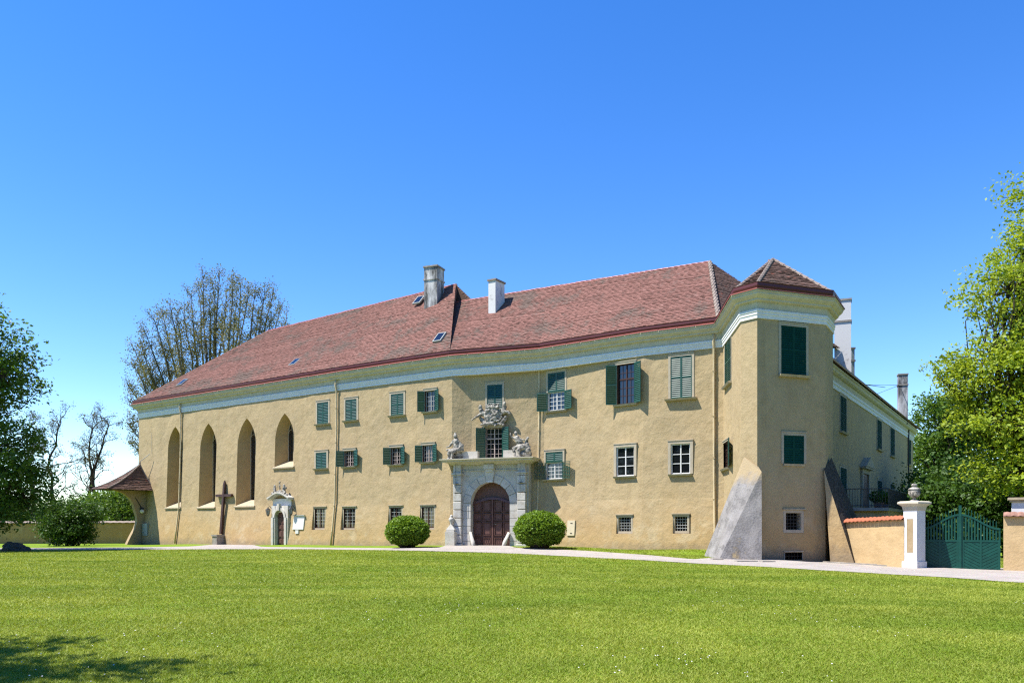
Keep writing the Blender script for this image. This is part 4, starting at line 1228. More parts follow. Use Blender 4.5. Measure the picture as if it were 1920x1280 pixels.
def build_canopy():
    # thin curved buttress at the chapel corner carrying a bell-shaped tiled roof
    s, _ = SL0.px(270.5, 970)
    F = Frame(SL0.P(s, 0.0) * 1.0, (SL0.t[0], SL0.t[1], 0), (SL0.n[0], SL0.n[1], 0))
    F = Frame((F.o.x - SL0.n[0] * SL0.off(0), F.o.y - SL0.n[1] * SL0.off(0), 0), F.ex, F.ey)
    # profile of its outer edge: (distance out, height)
    prof = [(2.1, -0.4), (1.95, 0.1), (1.6, 0.8), (1.2, 1.5), (1.0, 2.1), (1.02, 2.6), (1.25, 3.3), (1.35, 3.7), (1.7, 4.3), (2.3, 4.75), (3.3, 5.02)]
    th = 0.38
    mb = MB()
    for (o0, z0), (o1, z1) in zip(prof, prof[1:]):
        mb.hexa([F(-th, -0.2, z0), F(0, -0.2, z0), F(0, o0, z0), F(-th, o0, z0), F(-th, -0.2, z1), F(0, -0.2, z1), F(0, o1, z1), F(-th, o1, z1)])
    wall = mb.build('canopy_wall', 'plaster_smooth', castle); wall['label'] = 'curved corner buttress under a small tiled canopy'
    # bell-cast hipped roof
    ze, zt = 5.05, 7.45
    x0, x1, y0, y1 = -1.5, 1.15, -0.2, 4.45
    ax, ay = -0.05, 0.7
    N = 6
    def edge(px, py, k):
        f = k / N; zz = ze + (zt - ze) * (0.62 * f + 0.38 * f * f)
        return (px + (ax - px) * f, py + (ay - py) * f, zz)
    corners = [(x0, y0), (x1, y0), (x1, y1), (x0, y1)]
    mb = MB()
    for i in range(4):
        a, b = corners[i], corners[(i + 1) % 4]
        for k in range(N):
            p = [F(*edge(*a, k)), F(*edge(*b, k)), F(*edge(*b, k + 1)), F(*edge(*a, k + 1))]
            mb.face([q - Vector((0, 0, 0.03)) for q in p])
    mb.face([F(x0, y0, ze - 0.05), F(x1, y0, ze - 0.05), F(x1, y1, ze - 0.05), F(x0, y1, ze - 0.05)], 1)
    rf = mb.build('canopy_roof', ['old_tile', 'soffit_wood'], castle, fix=False)
    for i in range(4):
        a, b = corners[i], corners[(i + 1) % 4]
        for k in range(N):
            tiles(F(*edge(*a, k)), F(*edge(*b, k)), F(*edge(*b, k + 1)), F(*edge(*a, k + 1)), 'roof_tiles', 'old_tile', rf, 0.25, 0.22, 0.045)
    for a in corners[1:]:
        mb = MB(); mb.tube([F(*edge(*a, k)) + Vector((0, 0, 0.04)) for k in range(N + 1)], 0.07, 6); mb.build('hip_cap', 'mortar', rf)
    mb = MB(); mb.lathe(Frame(F(ax, ay, zt - 0.05), (1, 0, 0), (0, 1, 0)), [(0.1, 0), (0.06, 0.12), (0.08, 0.22), (0.02, 0.42)], 8); mb.build('finial', 'mortar', rf)
    mb = MB(); mb.tube([F(ax, ay, zt + 0.3), F(ax + 1.0, 0.3, zt + 1.0)], 0.03, 5); mb.tube([F(ax + 0.9, 0.1, zt + 1.0), F(ax + 0.9, 0.06, zt + 3.0)], 0.012, 4); mb.build('conductor_rod', 'lead_bars', rf)
    mb = MB(); mb.box(F, 0.12, 0.95, SL0.off(1.3) - 0.1, SL0.off(0.8) + 0.08, 0.8, 1.95); mb.build('meter_box', 'grey_metal', wall)
    lamp = thing('wall_lamp', 'small globe lamp on a bracket under the tiled corner canopy', 'lamp', F(0.05, 0.6, 3.1))
    mb = MB(); mb.tube([F(0.0, 1.2, 4.4), F(0.06, 0.9, 3.9), F(0.1, 0.62, 3.4)], 0.035, 6); mb.build('bracket', 'iron', lamp)
    mb = MB(); Fl = Frame(F(0.12, 0.6, 3.1), (1, 0, 0), (0, 1, 0))
    mb.lathe(Fl, [(0.02, -0.2), (0.14, -0.15), (0.2, 0.0), (0.14, 0.15), (0.05, 0.22)], 12); mb.build('globe', 'white_trim', lamp, smooth=True)
    mb = MB(); mb.lathe(Fl, [(0.2, 0.2), (0.16, 0.3), (0.03, 0.36)], 12); mb.build('shade', 'iron', lamp)
build_canopy()

def build_terrace():
    A, B, Cc = v2(17.4, 42.6), v2(19.6, 42.0), v2(29.6, 58.0)
    zf = 2.62
    mb = MB()
    inn = [v2(17.8, 46.2), v2(27.4, 60.3)]
    poly = [A, B, Cc, inn[1], inn[0]]
    def col(z): return [(p[0], p[1], z) for p in poly]
    lo, hi = col(-1.0), col(zf - 0.16)
    for k in range(5): mb.face([lo[k], lo[(k + 1) % 5], hi[(k + 1) % 5], hi[k]])
    t = mb.build('terrace', 'plaster', castle); t['label'] = 'raised terrace with iron railing beside the shaded wing'
    mb = MB(); cen = sum(poly) / 5
    big = [cen + (p - cen) * 1.03 for p in poly]
    l2, h2 = [(p[0], p[1], zf - 0.16) for p in big], [(p[0], p[1], zf) for p in big]
    mb.face(l2); mb.face(h2)
    for k in range(5): mb.face([l2[k], l2[(k + 1) % 5], h2[(k + 1) % 5], h2[k]])
    mb.build('slab', 'slab_stone', t)
    rail = MB()
    for p, q in ((A, B), (B, Cc)):
        L = float(np.linalg.norm(q - p)); n = int(L / 0.13)
        for k in range(n + 1):
            g = p + (q - p) * k / n; r = 0.022 if k % 10 == 0 else 0.011
            rail.tube([(g[0], g[1], zf), (g[0], g[1], zf + 1.0)], r, 4, cap=False)
        for z in (zf + 1.0, zf + 0.12): rail.tube([(p[0], p[1], z), (q[0], q[1], z)], 0.025, 6)
    rail.build('railing', 'iron', t)['kind'] = 'stuff'
    # pedimented terrace door of the wing
    s0, s1, z0, z1 = WING.rect(1615, 888, 1626, 950)
    F = WING.frame(s0, z0); w = s1 - s0; h = z1 - z0
    mb = MB(); mb.box(F, 0, w, -0.05, 0.03, 0, h); d = mb.build('terrace_door', 'oak', castle)
    mb = MB(); mb.box(F, -0.3, -0.002, -0.05, 0.14, 0, h + 0.3); mb.box(F, w + 0.002, w + 0.3, -0.05, 0.14, 0, h + 0.3); mb.box(F, 0, w, -0.05, 0.14, h, h + 0.3)
    mb.box(F, -0.6, w + 0.6, -0.05, 0.4, h + 0.302, h + 0.42); mb.build('surround', 'surround', d)
    mb = MB(); a, b, c = (-0.65, h + 0.424), (w + 0.65, h + 0.424), (w / 2, h + 1.15)
    mb.face([F(a[0], 0.45, a[1]), F(b[0], 0.45, b[1]), F(c[0], 0.45, c[1])]); mb.face([F(a[0], -0.05, a[1]), F(b[0], -0.05, b[1]), F(c[0], -0.05, c[1])])
    for p, q in ((a, b), (b, c), (c, a)): mb.face([F(p[0], -0.05, p[1]), F(q[0], -0.05, q[1]), F(q[0], 0.45, q[1]), F(p[0], 0.45, p[1])])
    mb.build('pediment', 'sill_stone', d)
    # potted shrubs on the terrace
    for i, (fx, lab) in enumerate(((0.18, 'dark potted shrub behind the terrace railing, nearer the tower'), (0.34, 'dark potted shrub behind the terrace railing, middle of three'), (0.52, 'dark potted shrub behind the terrace railing, farthest from the tower'))):
        g = B + (Cc - B) * fx + wm * 0.9
        th_ = thing('potted_shrub', lab, 'shrub', (g[0], g[1], zf), 'potted shrubs on the terrace')
        mb = MB(); mb.lathe(Frame((g[0], g[1], zf), (1, 0, 0), (0, 1, 0)), [(0.2, 0), (0.28, 0.35), (0.31, 0.38), (0.25, 0.36)], 12); mb.build('pot', 'clay_cap', th_)
        N = 700; dd = rng.normal(size=(N, 3)); dd /= np.linalg.norm(dd, axis=1)[:, None]
        ctr = np.array((g[0], g[1], zf + 0.7)) + dd * np.array((0.6, 0.6, 0.38)) * rng.uniform(0.6, 1.0, (N, 1))
        quads_np('foliage', leaf_quads(ctr, 0.13), 'leaf_dark', th_)

def leaf_quads(ctr, size, up=0.3, aspect=0.55):
    """leaf-shaped rhombs with random directions about the given centres"""
    N = len(ctr)
    a = rng.normal(size=(N, 3)); a[:, 2] *= 0.7; a /= np.linalg.norm(a, axis=1)[:, None]
    nn = rng.normal(size=(N, 3)); nn[:, 2] += up * 2; b = np.cross(nn, a); b /= np.linalg.norm(b, axis=1)[:, None] + 1e-9
    s = (size if np.ndim(size) else np.full(N, size)) * rng.uniform(0.65, 1.3, N)
    s = s[:, None]
    droop = np.cross(a, b) * 0.12
    return np.stack([ctr - a * s * 0.5, ctr + b * s * 0.5 * aspect + droop * s, ctr + a * s * 0.5, ctr - b * s * 0.5 * aspect + droop * s], axis=1)
build_terrace()

# ------------------------------------------------------------------ garden walls, pier, gate
def wall_run(name, label, P0, P1, z_top0, z_top1, th, mat, tile_mat_, tw, parent=None, tiles_each=True, front_n=None, over=0.16):
    """plastered wall from P0 to P1 with a coping of clay tiles, each tile a part"""
    P0, P1 = v2(*P0), v2(*P1); d = P1 - P0; L = float(np.linalg.norm(d)); t = d / L
    n = v2(t[1], -t[0])
    F = Frame((P0[0], P0[1], 0), (t[0], t[1], 0), (n[0], n[1], 0))
    w = thing(name, label, 'wall', (P0[0], P0[1], terr(*P0)))
    mb = MB(); ns = max(2, int(L / 0.5))
    for k in range(ns):
        x0, x1 = L * k / ns, L * (k + 1) / ns
        za, zb = z_top0 + (z_top1 - z_top0) * k / ns, z_top0 + (z_top1 - z_top0) * (k + 1) / ns
        for y in (0, -th): mb.face([F(x0, y, -1.2), F(x1, y, -1.2), F(x1, y, zb), F(x0, y, za)])
        mb.face([F(x0, 0, za), F(x1, 0, zb), F(x1, -th, zb), F(x0, -th, za)])
    mb.face([F(0, 0, -1.2), F(0, -th, -1.2), F(0, -th, z_top0), F(0, 0, z_top0)]); mb.face([F(L, 0, -1.2), F(L, -th, -1.2), F(L, -th, z_top1), F(L, 0, z_top1)])
    mb.build('wall_body', mat, w)
    w['kind'] = 'thing'
    nt = int(L / tw)
    for k in range(nt):
        x0, x1 = L * k / nt, L * (k + 1) / nt - 0.008; z = z_top0 + (z_top1 - z_top0) * (k + 0.5) / nt + random.uniform(-0.008, 0.008)
        mb = MB(); xm = (x0 + x1) / 2; h = 0.17
        # slightly rolled tile: front slope and back slope
        for sgn, ya, yb_ in ((1, over, -th / 2), (-1, -th - over, -th / 2)):
            pts0 = [F(x0, ya, z + 0.0), F(xm, ya, z + 0.035), F(x1, ya, z + 0.0)]; pts1 = [F(x0, yb_, z + h), F(xm, yb_, z + h + 0.03), F(x1, yb_, z + h)]
            mb.face([pts0[0], pts0[1], pts1[1], pts1[0]]); mb.face([pts0[1], pts0[2], pts1[2], pts1[1]])
            dn = Vector((0, 0, -0.035)); mb.face([pts0[0], pts0[1], pts0[1] + dn, pts0[0] + dn]); mb.face([pts0[1], pts0[2], pts0[2] + dn, pts0[1] + dn])
            mb.face([pts0[0] + dn, pts0[2] + dn, F(x1, yb_, z - 0.03), F(x0, yb_, z - 0.03)])
        mb.build('tile', tile_mat_, w, fix=False)
    return w, F, L

LWA, LWB = (16.55, 41.7), (18.25, 37.55)
wall_run('garden_wall', 'low yellow wall with orange clay tiles between tower and gate pier', LWA, LWB, 1.83, 1.98, 0.35, 'plaster_garden', 'orange_tile', 0.24)
GLP, GRP = v2(19.2, 37.85), v2(21.95, 36.2)       # gate from its left to its right jamb
def build_pier():
    # plan aligned with the gate
    t = unit(GRP - GLP); n = v2(t[1], -t[0])
    o = v2(18.25, 37.6)
    F0 = Frame((o[0], o[1], 0), (t[0], t[1], 0), (n[0], n[1], 0))
    # square pier turned a little so that its front looks to the lawn
    F = F0.turned(28)
    w = 0.66; zt = 2.72
    p = thing('gate_pier', 'white and yellow gate pier with moulded cap beside the low wall', 'pier', F(w / 2, -w / 2, -0.3))
    mb = MB(); mb.box(F, 0, w, -w, 0, -1.0, zt - 0.35); mb.build('shaft', 'white_trim', p)
    mb = MB(); mb.box(F, 0.19, w - 0.19, -0.02, 0.006, 0.45, zt - 0.75); mb.build('panel', 'plaster_smooth', p)
    mb = MB()
    for x0, x1, z0, z1 in ((0.17, 0.19, 0.43, zt - 0.73), (w - 0.19, w - 0.17, 0.43, zt - 0.73), (0.19, w - 0.19, 0.43, 0.45), (0.19, w - 0.19, zt - 0.75, zt - 0.73)): mb.box(F, x0, x1, -0.02, 0.012, z0, z1)
    mb.build('panel_moulding', 'sill_stone', p)
    mb = MB(); mb.box(F, -0.05, w + 0.05, -w - 0.05, 0.05, -1.0, 0.02); mb.build('plinth', 'white_trim', p)
    mb = MB(); last = None
    prof = [(0.0, zt - 0.35), (0.02, zt - 0.3), (0.05, zt - 0.15), (0.16, zt - 0.05), (0.19, zt - 0.03), (0.19, zt + 0.04), (0.10, zt + 0.09)]
    for a, z in prof:
        ring = [F(-a, a, z), F(w + a, a, z), F(w + a, -w - a, z), F(-a, -w - a, z)]
        if last:
            for k in range(4): mb.face([last[k], last[(k + 1) % 4], ring[(k + 1) % 4], ring[k]])
        last = ring
    mb.face(last); mb.build('cap', 'cornice_paint', p)
    c = F(w / 2, -w / 2, zt + 0.09)
    u = thing('stone_urn', 'carved grey stone urn standing on the gate pier', 'urn', c)
    mb = MB(); mb.lathe(Frame(c, (1, 0, 0), (0, 1, 0)), [*[(r_ * 0.72, z_ * 0.68) for r_, z_ in ((0.26, 0), (0.26, 0.06), (0.12, 0.12), (0.09, 0.2), (0.14, 0.26), (0.26, 0.4), (0.33, 0.58), (0.35, 0.72), (0.30, 0.76))]], 20); mb.build('bowl', 'statue_stone', u, smooth=True)
    mb = MB(); mb.lathe(Frame(c, (1, 0, 0), (0, 1, 0)), [*[(r_ * 0.72, z_ * 0.68) for r_, z_ in ((0.30, 0.75), (0.37, 0.78), (0.34, 0.86), (0.22, 0.93), (0.10, 0.97), (0.16, 1.03), (0.19, 1.11), (0.12, 1.19), (0.03, 1.22))]], 20); mb.build('lid', 'statue_stone', u, smooth=True)
    mb = MB()
    for k in range(10):
        a = 2 * math.pi * k / 10; mb.tube([c + Vector((math.cos(a) * r, math.sin(a) * r, z)) for r, z in ((0.108, 0.177), (0.194, 0.272), (0.248, 0.408))], [0.022, 0.032, 0.022], 5)
    mb.build('gadroon', 'statue_stone', u, smooth=True)
    # dark timber jamb behind the pier for the gate
    return F
build_pier()

def build_gate():
    d = GRP - GLP; L = float(np.linalg.norm(d)); t = d / L; n = v2(t[1], -t[0])
    z0 = -0.33
    F = Frame((GLP[0], GLP[1], z0), (t[0], t[1], 0), (n[0], n[1], 0))
    g = thing('garden_gate', 'green wooden double gate with arched top rail and spiked bars', 'gate', (*(GLP + d * 0.5), z0))
    half = L / 2
    zl, lowh = 0.0, 1.28
    def top(x):     # S-curve, low at the hinges and high at the middle
        f = min(1, max(0, x / half)) if x <= half else min(1, max(0, (L - x) / half))
        return 1.86 + 0.66 * (0.5 - 0.5 * math.cos(math.pi * f))
    for side in (0, 1):
        x0, x1 = (0.02, half - 0.06) if side == 0 else (half + 0.06, L - 0.02)
        mb = MB()
        mb.box(F, x0, x1, -0.03, 0.03, lowh - 0.02, lowh + 0.07)
        mb.box(F, x0, x0 + 0.09, -0.03, 0.028, 0.02, lowh - 0.02); mb.box(F, x1 - 0.09, x1, -0.03, 0.028, 0.02, lowh - 0.02)
        mb.box(F, (x0 + x1) / 2 - 0.04, (x0 + x1) / 2 + 0.04, -0.03, 0.029, 0.02, lowh - 0.02)
        mb.box(F, x0, x0 + 0.07, -0.028, 0.028, lowh + 0.07, top(x0) - 0.02); mb.box(F, x1 - 0.07, x1, -0.028, 0.028, lowh + 0.07, top(x1) - 0.02)
        lf = mb.build('gate_leaf', 'gate_paint', g)
        mb = MB(); xs = np.linspace(x0, x1, 14)
        for a, b in zip(xs, xs[1:]):
            mb.hexa([F(a, -0.035, top(a) - 0.06), F(b, -0.035, top(b) - 0.06), F(b, 0.045, top(b) - 0.06), F(a, 0.045, top(a) - 0.06), F(a, -0.035, top(a) + 0.03), F(b, -0.035, top(b) + 0.03), F(b, 0.045, top(b) + 0.03), F(a, 0.045, top(a) + 0.03)])
        mb.build('top_rail', 'gate_paint', lf)
        nb = 11
        for k in range(nb):
            x = x0 + 0.1 + (x1 - x0 - 0.2) * (k + 0.5) / nb
            mb = MB(); mb.box(F, x - 0.034, x + 0.034, -0.018, 0.018, lowh + 0.07, top(x) - 0.055)
            mb.build('bar', 'gate_paint', lf)
            mb = MB(); mb.tube([F(x, 0, top(x) + 0.02), F(x, 0, top(x) + 0.26), F(x, 0, top(x) + 0.34)], [0.02, 0.018, 0.003], 6); mb.build('spike', 'gate_paint', lf)
        # herringbone boards in the lower half, clipped to their field
        for (xa, xb, sg) in ((x0 + 0.09, (x0 + x1) / 2 - 0.04, -1), ((x0 + x1) / 2 + 0.04, x1 - 0.09, 1)):
            wd = xb - xa; slope = 0.55; bw = 0.15
            rise = slope * wd
            k = -int(rise / bw) - 1
            while k * bw < lowh:
                def zz(f, off): return (k * bw + off) + (rise * f if sg > 0 else rise * (1 - f))
                poly = [(0, zz(0, 0.01)), (1, zz(1, 0.01)), (1, zz(1, bw - 0.01)), (0, zz(0, bw - 0.01))]
                lo, hi = 0.03, lowh - 0.025
                def clip(poly, inside, cut):
                    out = []
                    for i, p in enumerate(poly):
                        q = poly[(i + 1) % len(poly)]
                        if inside(p): out.append(p)
                        if inside(p) != inside(q): out.append(cut(p, q))
                    return out
                def cutz(c): return lambda p, q: (p[0] + (q[0] - p[0]) * (c - p[1]) / (q[1] - p[1]), c)
                poly = clip(poly, lambda p: p[1] >= lo, cutz(lo)) if poly else poly
                poly = clip(poly, lambda p: p[1] <= hi, cutz(hi)) if poly else poly
                if len(poly) >= 3:
                    yo = 0.012 + random.uniform(0, 0.004)
                    mb = MB(); fr = [F(xa + wd * a, yo, z) for a, z in poly]; bk = [F(xa + wd * a, -0.015, z) for a, z in poly]
                    mb.face(fr); mb.face(bk)
                    for i in range(len(fr)): mb.face([fr[i], fr[(i + 1) % len(fr)], bk[(i + 1) % len(fr)], bk[i]])
                    mb.build('board', 'gate_paint', lf)
                k += 1
        mb = MB(); mb.box(F, x0 + 0.09, x1 - 0.09, -0.03, -0.016, 0.03, lowh - 0.02); mb.build('backing', 'gate_paint', lf)
    mb = MB(); mb.box(F, half - 0.058, half + 0.058, -0.03, 0.07, 0.01, top(half) + 0.42); mb.build('centre_post', 'gate_paint', g)
    mb = MB(); mb.box(F, -0.4, 0.015, -0.1, -0.02, 0.0, 2.1); mb.build('jamb_board', 'gate_paint', g)
build_gate()
wall_run('garden_wall', 'yellow wall with dark clay tiles at the picture edge, beyond the gate', (22.0, 36.1), (31.0, 30.2), 2.1, 2.2, 0.4, 'plaster_garden', 'clay_cap', 0.26)
def far_pier():
    F = Frame((22.75, 36.7, 0), (0.86, -0.5, 0), (-0.5, -0.86, 0))
    p = thing('gate_pier', 'white gate pier half hidden behind the end of the dark-tiled wall', 'pier', (22.6, 36.6, -0.3))
    mb = MB(); mb.box(F, 0, 0.75, -0.75, 0, -1, 2.75); mb.build('shaft', 'white_trim', p)
    mb = MB(); mb.box(F, -0.08, 0.83, -0.83, 0.08, 2.752, 2.84); mb.box(F, -0.15, 0.9, -0.9, 0.15, 2.842, 2.95); mb.build('cap', 'sill_stone', p)
far_pier()
# wall at the far left, mostly in the shade of the chestnut
wall_run('garden_wall', 'long yellow garden wall behind the dark bush beside the chapel', (-70.0, 74.5), (-36.6, 80.0), 1.95, 2.05, 0.4, 'plaster_warm', 'mortar', 0.6)

# ------------------------------------------------------------------ sculpture
def fused(name, shapes, mat, parent, voxel=0.035, rough=0.02, seed=0):
    """ellipsoids and tapered limbs fused into one continuous carved surface"""
    bm = bmesh.new()
    for sh in shapes:
        if sh[0] == 'e':
            _, c, r = sh
            m = Matrix.Translation(c) @ Matrix.Diagonal((*r, 1))
            bmesh.ops.create_icosphere(bm, subdivisions=3, radius=1.0, matrix=m)
        else:
            _, p0, p1, r0, r1 = sh
            p0, p1 = Vector(p0), Vector(p1); d = p1 - p0
            q = d.to_track_quat('Z', 'Y').to_matrix().to_4x4()
            bmesh.ops.create_cone(bm, cap_ends=True, segments=12, radius1=r0, radius2=r1, depth=d.length, matrix=Matrix.Translation((p0 + p1) / 2) @ q)
            bmesh.ops.create_icosphere(bm, subdivisions=2, radius=r0, matrix=Matrix.Translation(p0)); bmesh.ops.create_icosphere(bm, subdivisions=2, radius=r1, matrix=Matrix.Translation(p1))
    me = bpy.data.meshes.new(name); bm.to_mesh(me); bm.free()
    tmp = bpy.data.objects.new('tmp', me); C.objects.link(tmp)
    md = tmp.modifiers.new('r', 'REMESH'); md.mode = 'VOXEL'; md.voxel_size = voxel
    dg = bpy.context.evaluated_depsgraph_get()
    out = bpy.data.meshes.new_from_object(tmp.evaluated_get(dg))
    bpy.data.objects.remove(tmp)
    co = np.zeros(len(out.vertices) * 3, np.float32); out.vertices.foreach_get('co', co); co = co.reshape(-1, 3)
    nr = np.zeros_like(co).reshape(-1); out.vertices.foreach_get('normal', nr); nr = nr.reshape(-1, 3)
    dsp = np.array([noise.noise(Vector(c) * 7 + Vector((seed, 0, 0))) for c in co.tolist()], np.float32)
    co += nr * (dsp * rough)[:, None]
    out.vertices.foreach_set('co', co.reshape(-1)); out.update()
    out.materials.clear(); out.materials.append(M[mat])
    out.polygons.foreach_set('use_smooth', [True] * len(out.polygons))
    out.name = name
    return link(name, out, parent)

def E(F, x, y, z, rx, ry=None, rz=None): return ('e', F(x, y, z), (rx, ry or rx, rz or rx))
def Lm(F, a, b, r0, r1): return ('l', F(*a), F(*b), r0, r1)

def build_sculpture():
    # figure seated at the portal's left: upright torso, wide swirling mantle, legs hanging over the edge
    F = PF.moved(-PHW - 1.0, PYB + 0.15, PCZ)
    fig = [E(F, -0.02, 0.05, 1.58, 0.14, 0.14, 0.17), E(F, -0.05, 0.05, 1.76, 0.09, 0.09, 0.09), Lm(F, (0, 0.05, 1.45), (0.02, 0.03, 1.3), 0.07, 0.10),
           Lm(F, (0.02, 0.03, 1.28), (0.06, 0.0, 0.75), 0.20, 0.24), Lm(F, (-0.18, 0.05, 1.25), (-0.42, 0.12, 0.92), 0.09, 0.07), Lm(F, (-0.42, 0.12, 0.92), (-0.60, 0.2, 0.86), 0.06, 0.05),
           Lm(F, (0.22, 0.03, 1.22), (0.44, 0.05, 0.95), 0.09, 0.07), Lm(F, (0.44, 0.05, 0.95), (0.30, 0.2, 0.72), 0.07, 0.05),
           E(F, 0.0, 0.08, 0.62, 0.46, 0.32, 0.18), E(F, -0.42, 0.12, 0.66, 0.24, 0.16, 0.09), E(F, 0.36, 0.0, 0.85, 0.22, 0.14, 0.28),
           Lm(F, (-0.12, 0.15, 0.6), (-0.36, 0.38, 0.5), 0.15, 0.12), Lm(F, (-0.36, 0.38, 0.5), (-0.38, 0.4, 0.02), 0.11, 0.07),
           Lm(F, (0.10, 0.15, 0.6), (-0.08, 0.42, 0.48), 0.15, 0.12), Lm(F, (-0.08, 0.42, 0.48), (-0.14, 0.42, 0.02), 0.11, 0.07),
           E(F, -0.38, 0.48, 0.03, 0.07, 0.13, 0.05), E(F, -0.14, 0.5, 0.03, 0.07, 0.13, 0.05), E(F, 0.1, -0.15, 0.25, 0.42, 0.22, 0.3),
           Lm(F, (-0.3, 0.3, 0.55), (-0.28, 0.34, 0.08), 0.09, 0.06), Lm(F, (0.3, 0.0, 1.1), (0.52, 0.0, 0.6), 0.1, 0.06)]
    o = fused('statue', fig, 'statue_stone', None, 0.03, 0.035, 1); tag(o, 'weathered stone seated figure on the portal cornice, left of the balcony window', 'statue')
    F = PF.moved(PHW + 0.72, PYB + 0.05, PCZ)
    fig = [E(F, -0.28, 0.1, 1.60, 0.13, 0.13, 0.16), Lm(F, (-0.26, 0.1, 1.45), (-0.22, 0.08, 1.32), 0.07, 0.1), Lm(F, (-0.2, 0.08, 1.30), (0.05, 0.0, 0.85), 0.2, 0.23),
           Lm(F, (-0.36, 0.1, 1.28), (-0.58, 0.2, 1.42), 0.08, 0.06), Lm(F, (-0.58, 0.2, 1.42), (-0.62, 0.22, 1.62), 0.06, 0.05), Lm(F, (-0.05, 0.1, 1.25), (0.3, 0.15, 1.15), 0.08, 0.06),
           E(F, 0.2, 0.05, 0.68, 0.5, 0.32, 0.26), E(F, 0.45, 0.0, 1.12, 0.13, 0.13, 0.15), Lm(F, (0.45, 0.0, 1.0), (0.42, 0.02, 0.7), 0.13, 0.2), E(F, 0.52, 0.0, 1.3, 0.1, 0.1, 0.1),
           Lm(F, (-0.05, 0.15, 0.75), (-0.35, 0.35, 0.6), 0.14, 0.11), Lm(F, (-0.35, 0.35, 0.6), (-0.22, 0.4, 0.05), 0.11, 0.07), Lm(F, (0.1, 0.2, 0.65), (0.0, 0.42, 0.5), 0.14, 0.11), Lm(F, (0.0, 0.42, 0.5), (0.12, 0.42, 0.05), 0.10, 0.07),
           E(F, 0.35, 0.0, 0.25, 0.45, 0.3, 0.28), E(F, 0.55, 0.1, 0.45, 0.22, 0.2, 0.2), Lm(F, (0.55, 0.05, 0.9), (0.62, 0.1, 0.5), 0.1, 0.08), E(F, -0.1, 0.25, 0.05, 0.3, 0.2, 0.08)]
    o = fused('statue', fig, 'statue_stone', None, 0.03, 0.035, 5); tag(o, 'weathered stone figure group on the portal cornice, right of the balcony window', 'statue')
    # coat of arms over the balcony window: two oval shields, crown, putti and scrollwork
    s, z = SP.px(926.5, 798)
    F = SP.frame(s, z, 0.1)
    fig = [E(F, -0.28, 0.12, 0.72, 0.34, 0.12, 0.44), E(F, 0.30, 0.12, 0.72, 0.34, 0.12, 0.44), E(F, 0, 0.06, 0.45, 0.62, 0.14, 0.4), E(F, 0, 0.05, 1.0, 0.6, 0.16, 0.2),
           Lm(F, (-0.42, 0.2, 1.22), (0.42, 0.2, 1.22), 0.085, 0.085), E(F, -0.9, 0.18, 1.3, 0.13, 0.13, 0.14), Lm(F, (-0.88, 0.15, 1.15), (-0.75, 0.12, 0.8), 0.15, 0.17), Lm(F, (-0.8, 0.2, 0.78), (-1.15, 0.3, 0.62), 0.11, 0.08), Lm(F, (-1.15, 0.3, 0.62), (-1.45, 0.28, 0.42), 0.08, 0.05),
           E(F, 0.85, 0.18, 1.42, 0.13, 0.13, 0.14), Lm(F, (0.82, 0.15, 1.26), (0.78, 0.12, 0.9), 0.15, 0.17), Lm(F, (0.8, 0.2, 0.88), (1.15, 0.28, 0.82), 0.11, 0.08), Lm(F, (1.15, 0.28, 0.82), (1.3, 0.25, 0.62), 0.08, 0.05),
           Lm(F, (-0.9, 0.1, 0.5), (-0.55, 0.1, 0.1), 0.12, 0.16), Lm(F, (0.9, 0.1, 0.5), (0.6, 0.1, 0.1), 0.12, 0.16), E(F, 0, 0.1, 0.1, 0.75, 0.12, 0.12), Lm(F, (-0.62, 0.1, 0.05), (-0.85, 0.08, -0.3), 0.1, 0.06), Lm(F, (0.62, 0.1, 0.05), (0.85, 0.08, -0.2), 0.1, 0.06)]
    for k in range(7): fig.append(E(F, -0.42 + 0.14 * k, 0.22, 1.36 + 0.03 * math.sin(k * 1.7), 0.055, 0.055, 0.1))
    for k in range(16):
        a = math.pi * 2 * k / 16
        for cx in (-0.28, 0.3): fig.append(E(F, cx + 0.36 * math.cos(a), 0.18, 0.72 + 0.46 * math.sin(a), 0.06, 0.07, 0.06))
    for k in range(9): fig.append(E(F, -0.8 + 0.2 * k, 0.2, 0.08 + 0.1 * math.sin(k * 2.1), 0.08, 0.07, 0.08))
    o = fused('coat_of_arms', fig, 'statue_stone', castle, 0.03, 0.05, 9); o['label'] = 'carved stone coat of arms with crown and cherubs'
    # figures over the chapel door hood
    F = CF
    fig = []
    for x, s_ in ((-0.62, 1), (0.52, -1)):
        zb = CHZ(x) + 0.2
        fig += [E(F, x, CYR + 0.25, zb + 0.62, 0.10, 0.10, 0.12), Lm(F, (x, CYR + 0.25, zb + 0.5), (x + s_ * 0.05, CYR + 0.25, zb + 0.22), 0.1, 0.13), Lm(F, (x + s_ * 0.05, CYR + 0.25, zb + 0.2), (x - s_ * 0.25, CYR + 0.35, zb + 0.05), 0.1, 0.07), E(F, x - s_ * 0.12, CYR + 0.2, zb + 0.42, 0.12, 0.06, 0.14)]
    fig += [Lm(F, (0, CYR + 0.25, CHZ(0) + 0.15), (0, CYR + 0.25, CHZ(0) + 0.95), 0.05, 0.04), Lm(F, (-0.14, CYR + 0.25, CHZ(0) + 0.7), (0.14, CYR + 0.25, CHZ(0) + 0.7), 0.035, 0.035), E(F, 0, CYR + 0.25, CHZ(0) + 0.98, 0.08), E(F, 0, CYR + 0.25, CHZ(0) + 0.25, 0.24, 0.14, 0.12)]
    for k in range(9):
        x = -0.9 + 0.225 * k; fig.append(E(F, x, CYR + 0.34, CHZ(x) + 0.2, 0.13, 0.12, 0.10))
    o = fused('door_carving', fig, 'statue_stone', CSUR, 0.028, 0.03, 13)
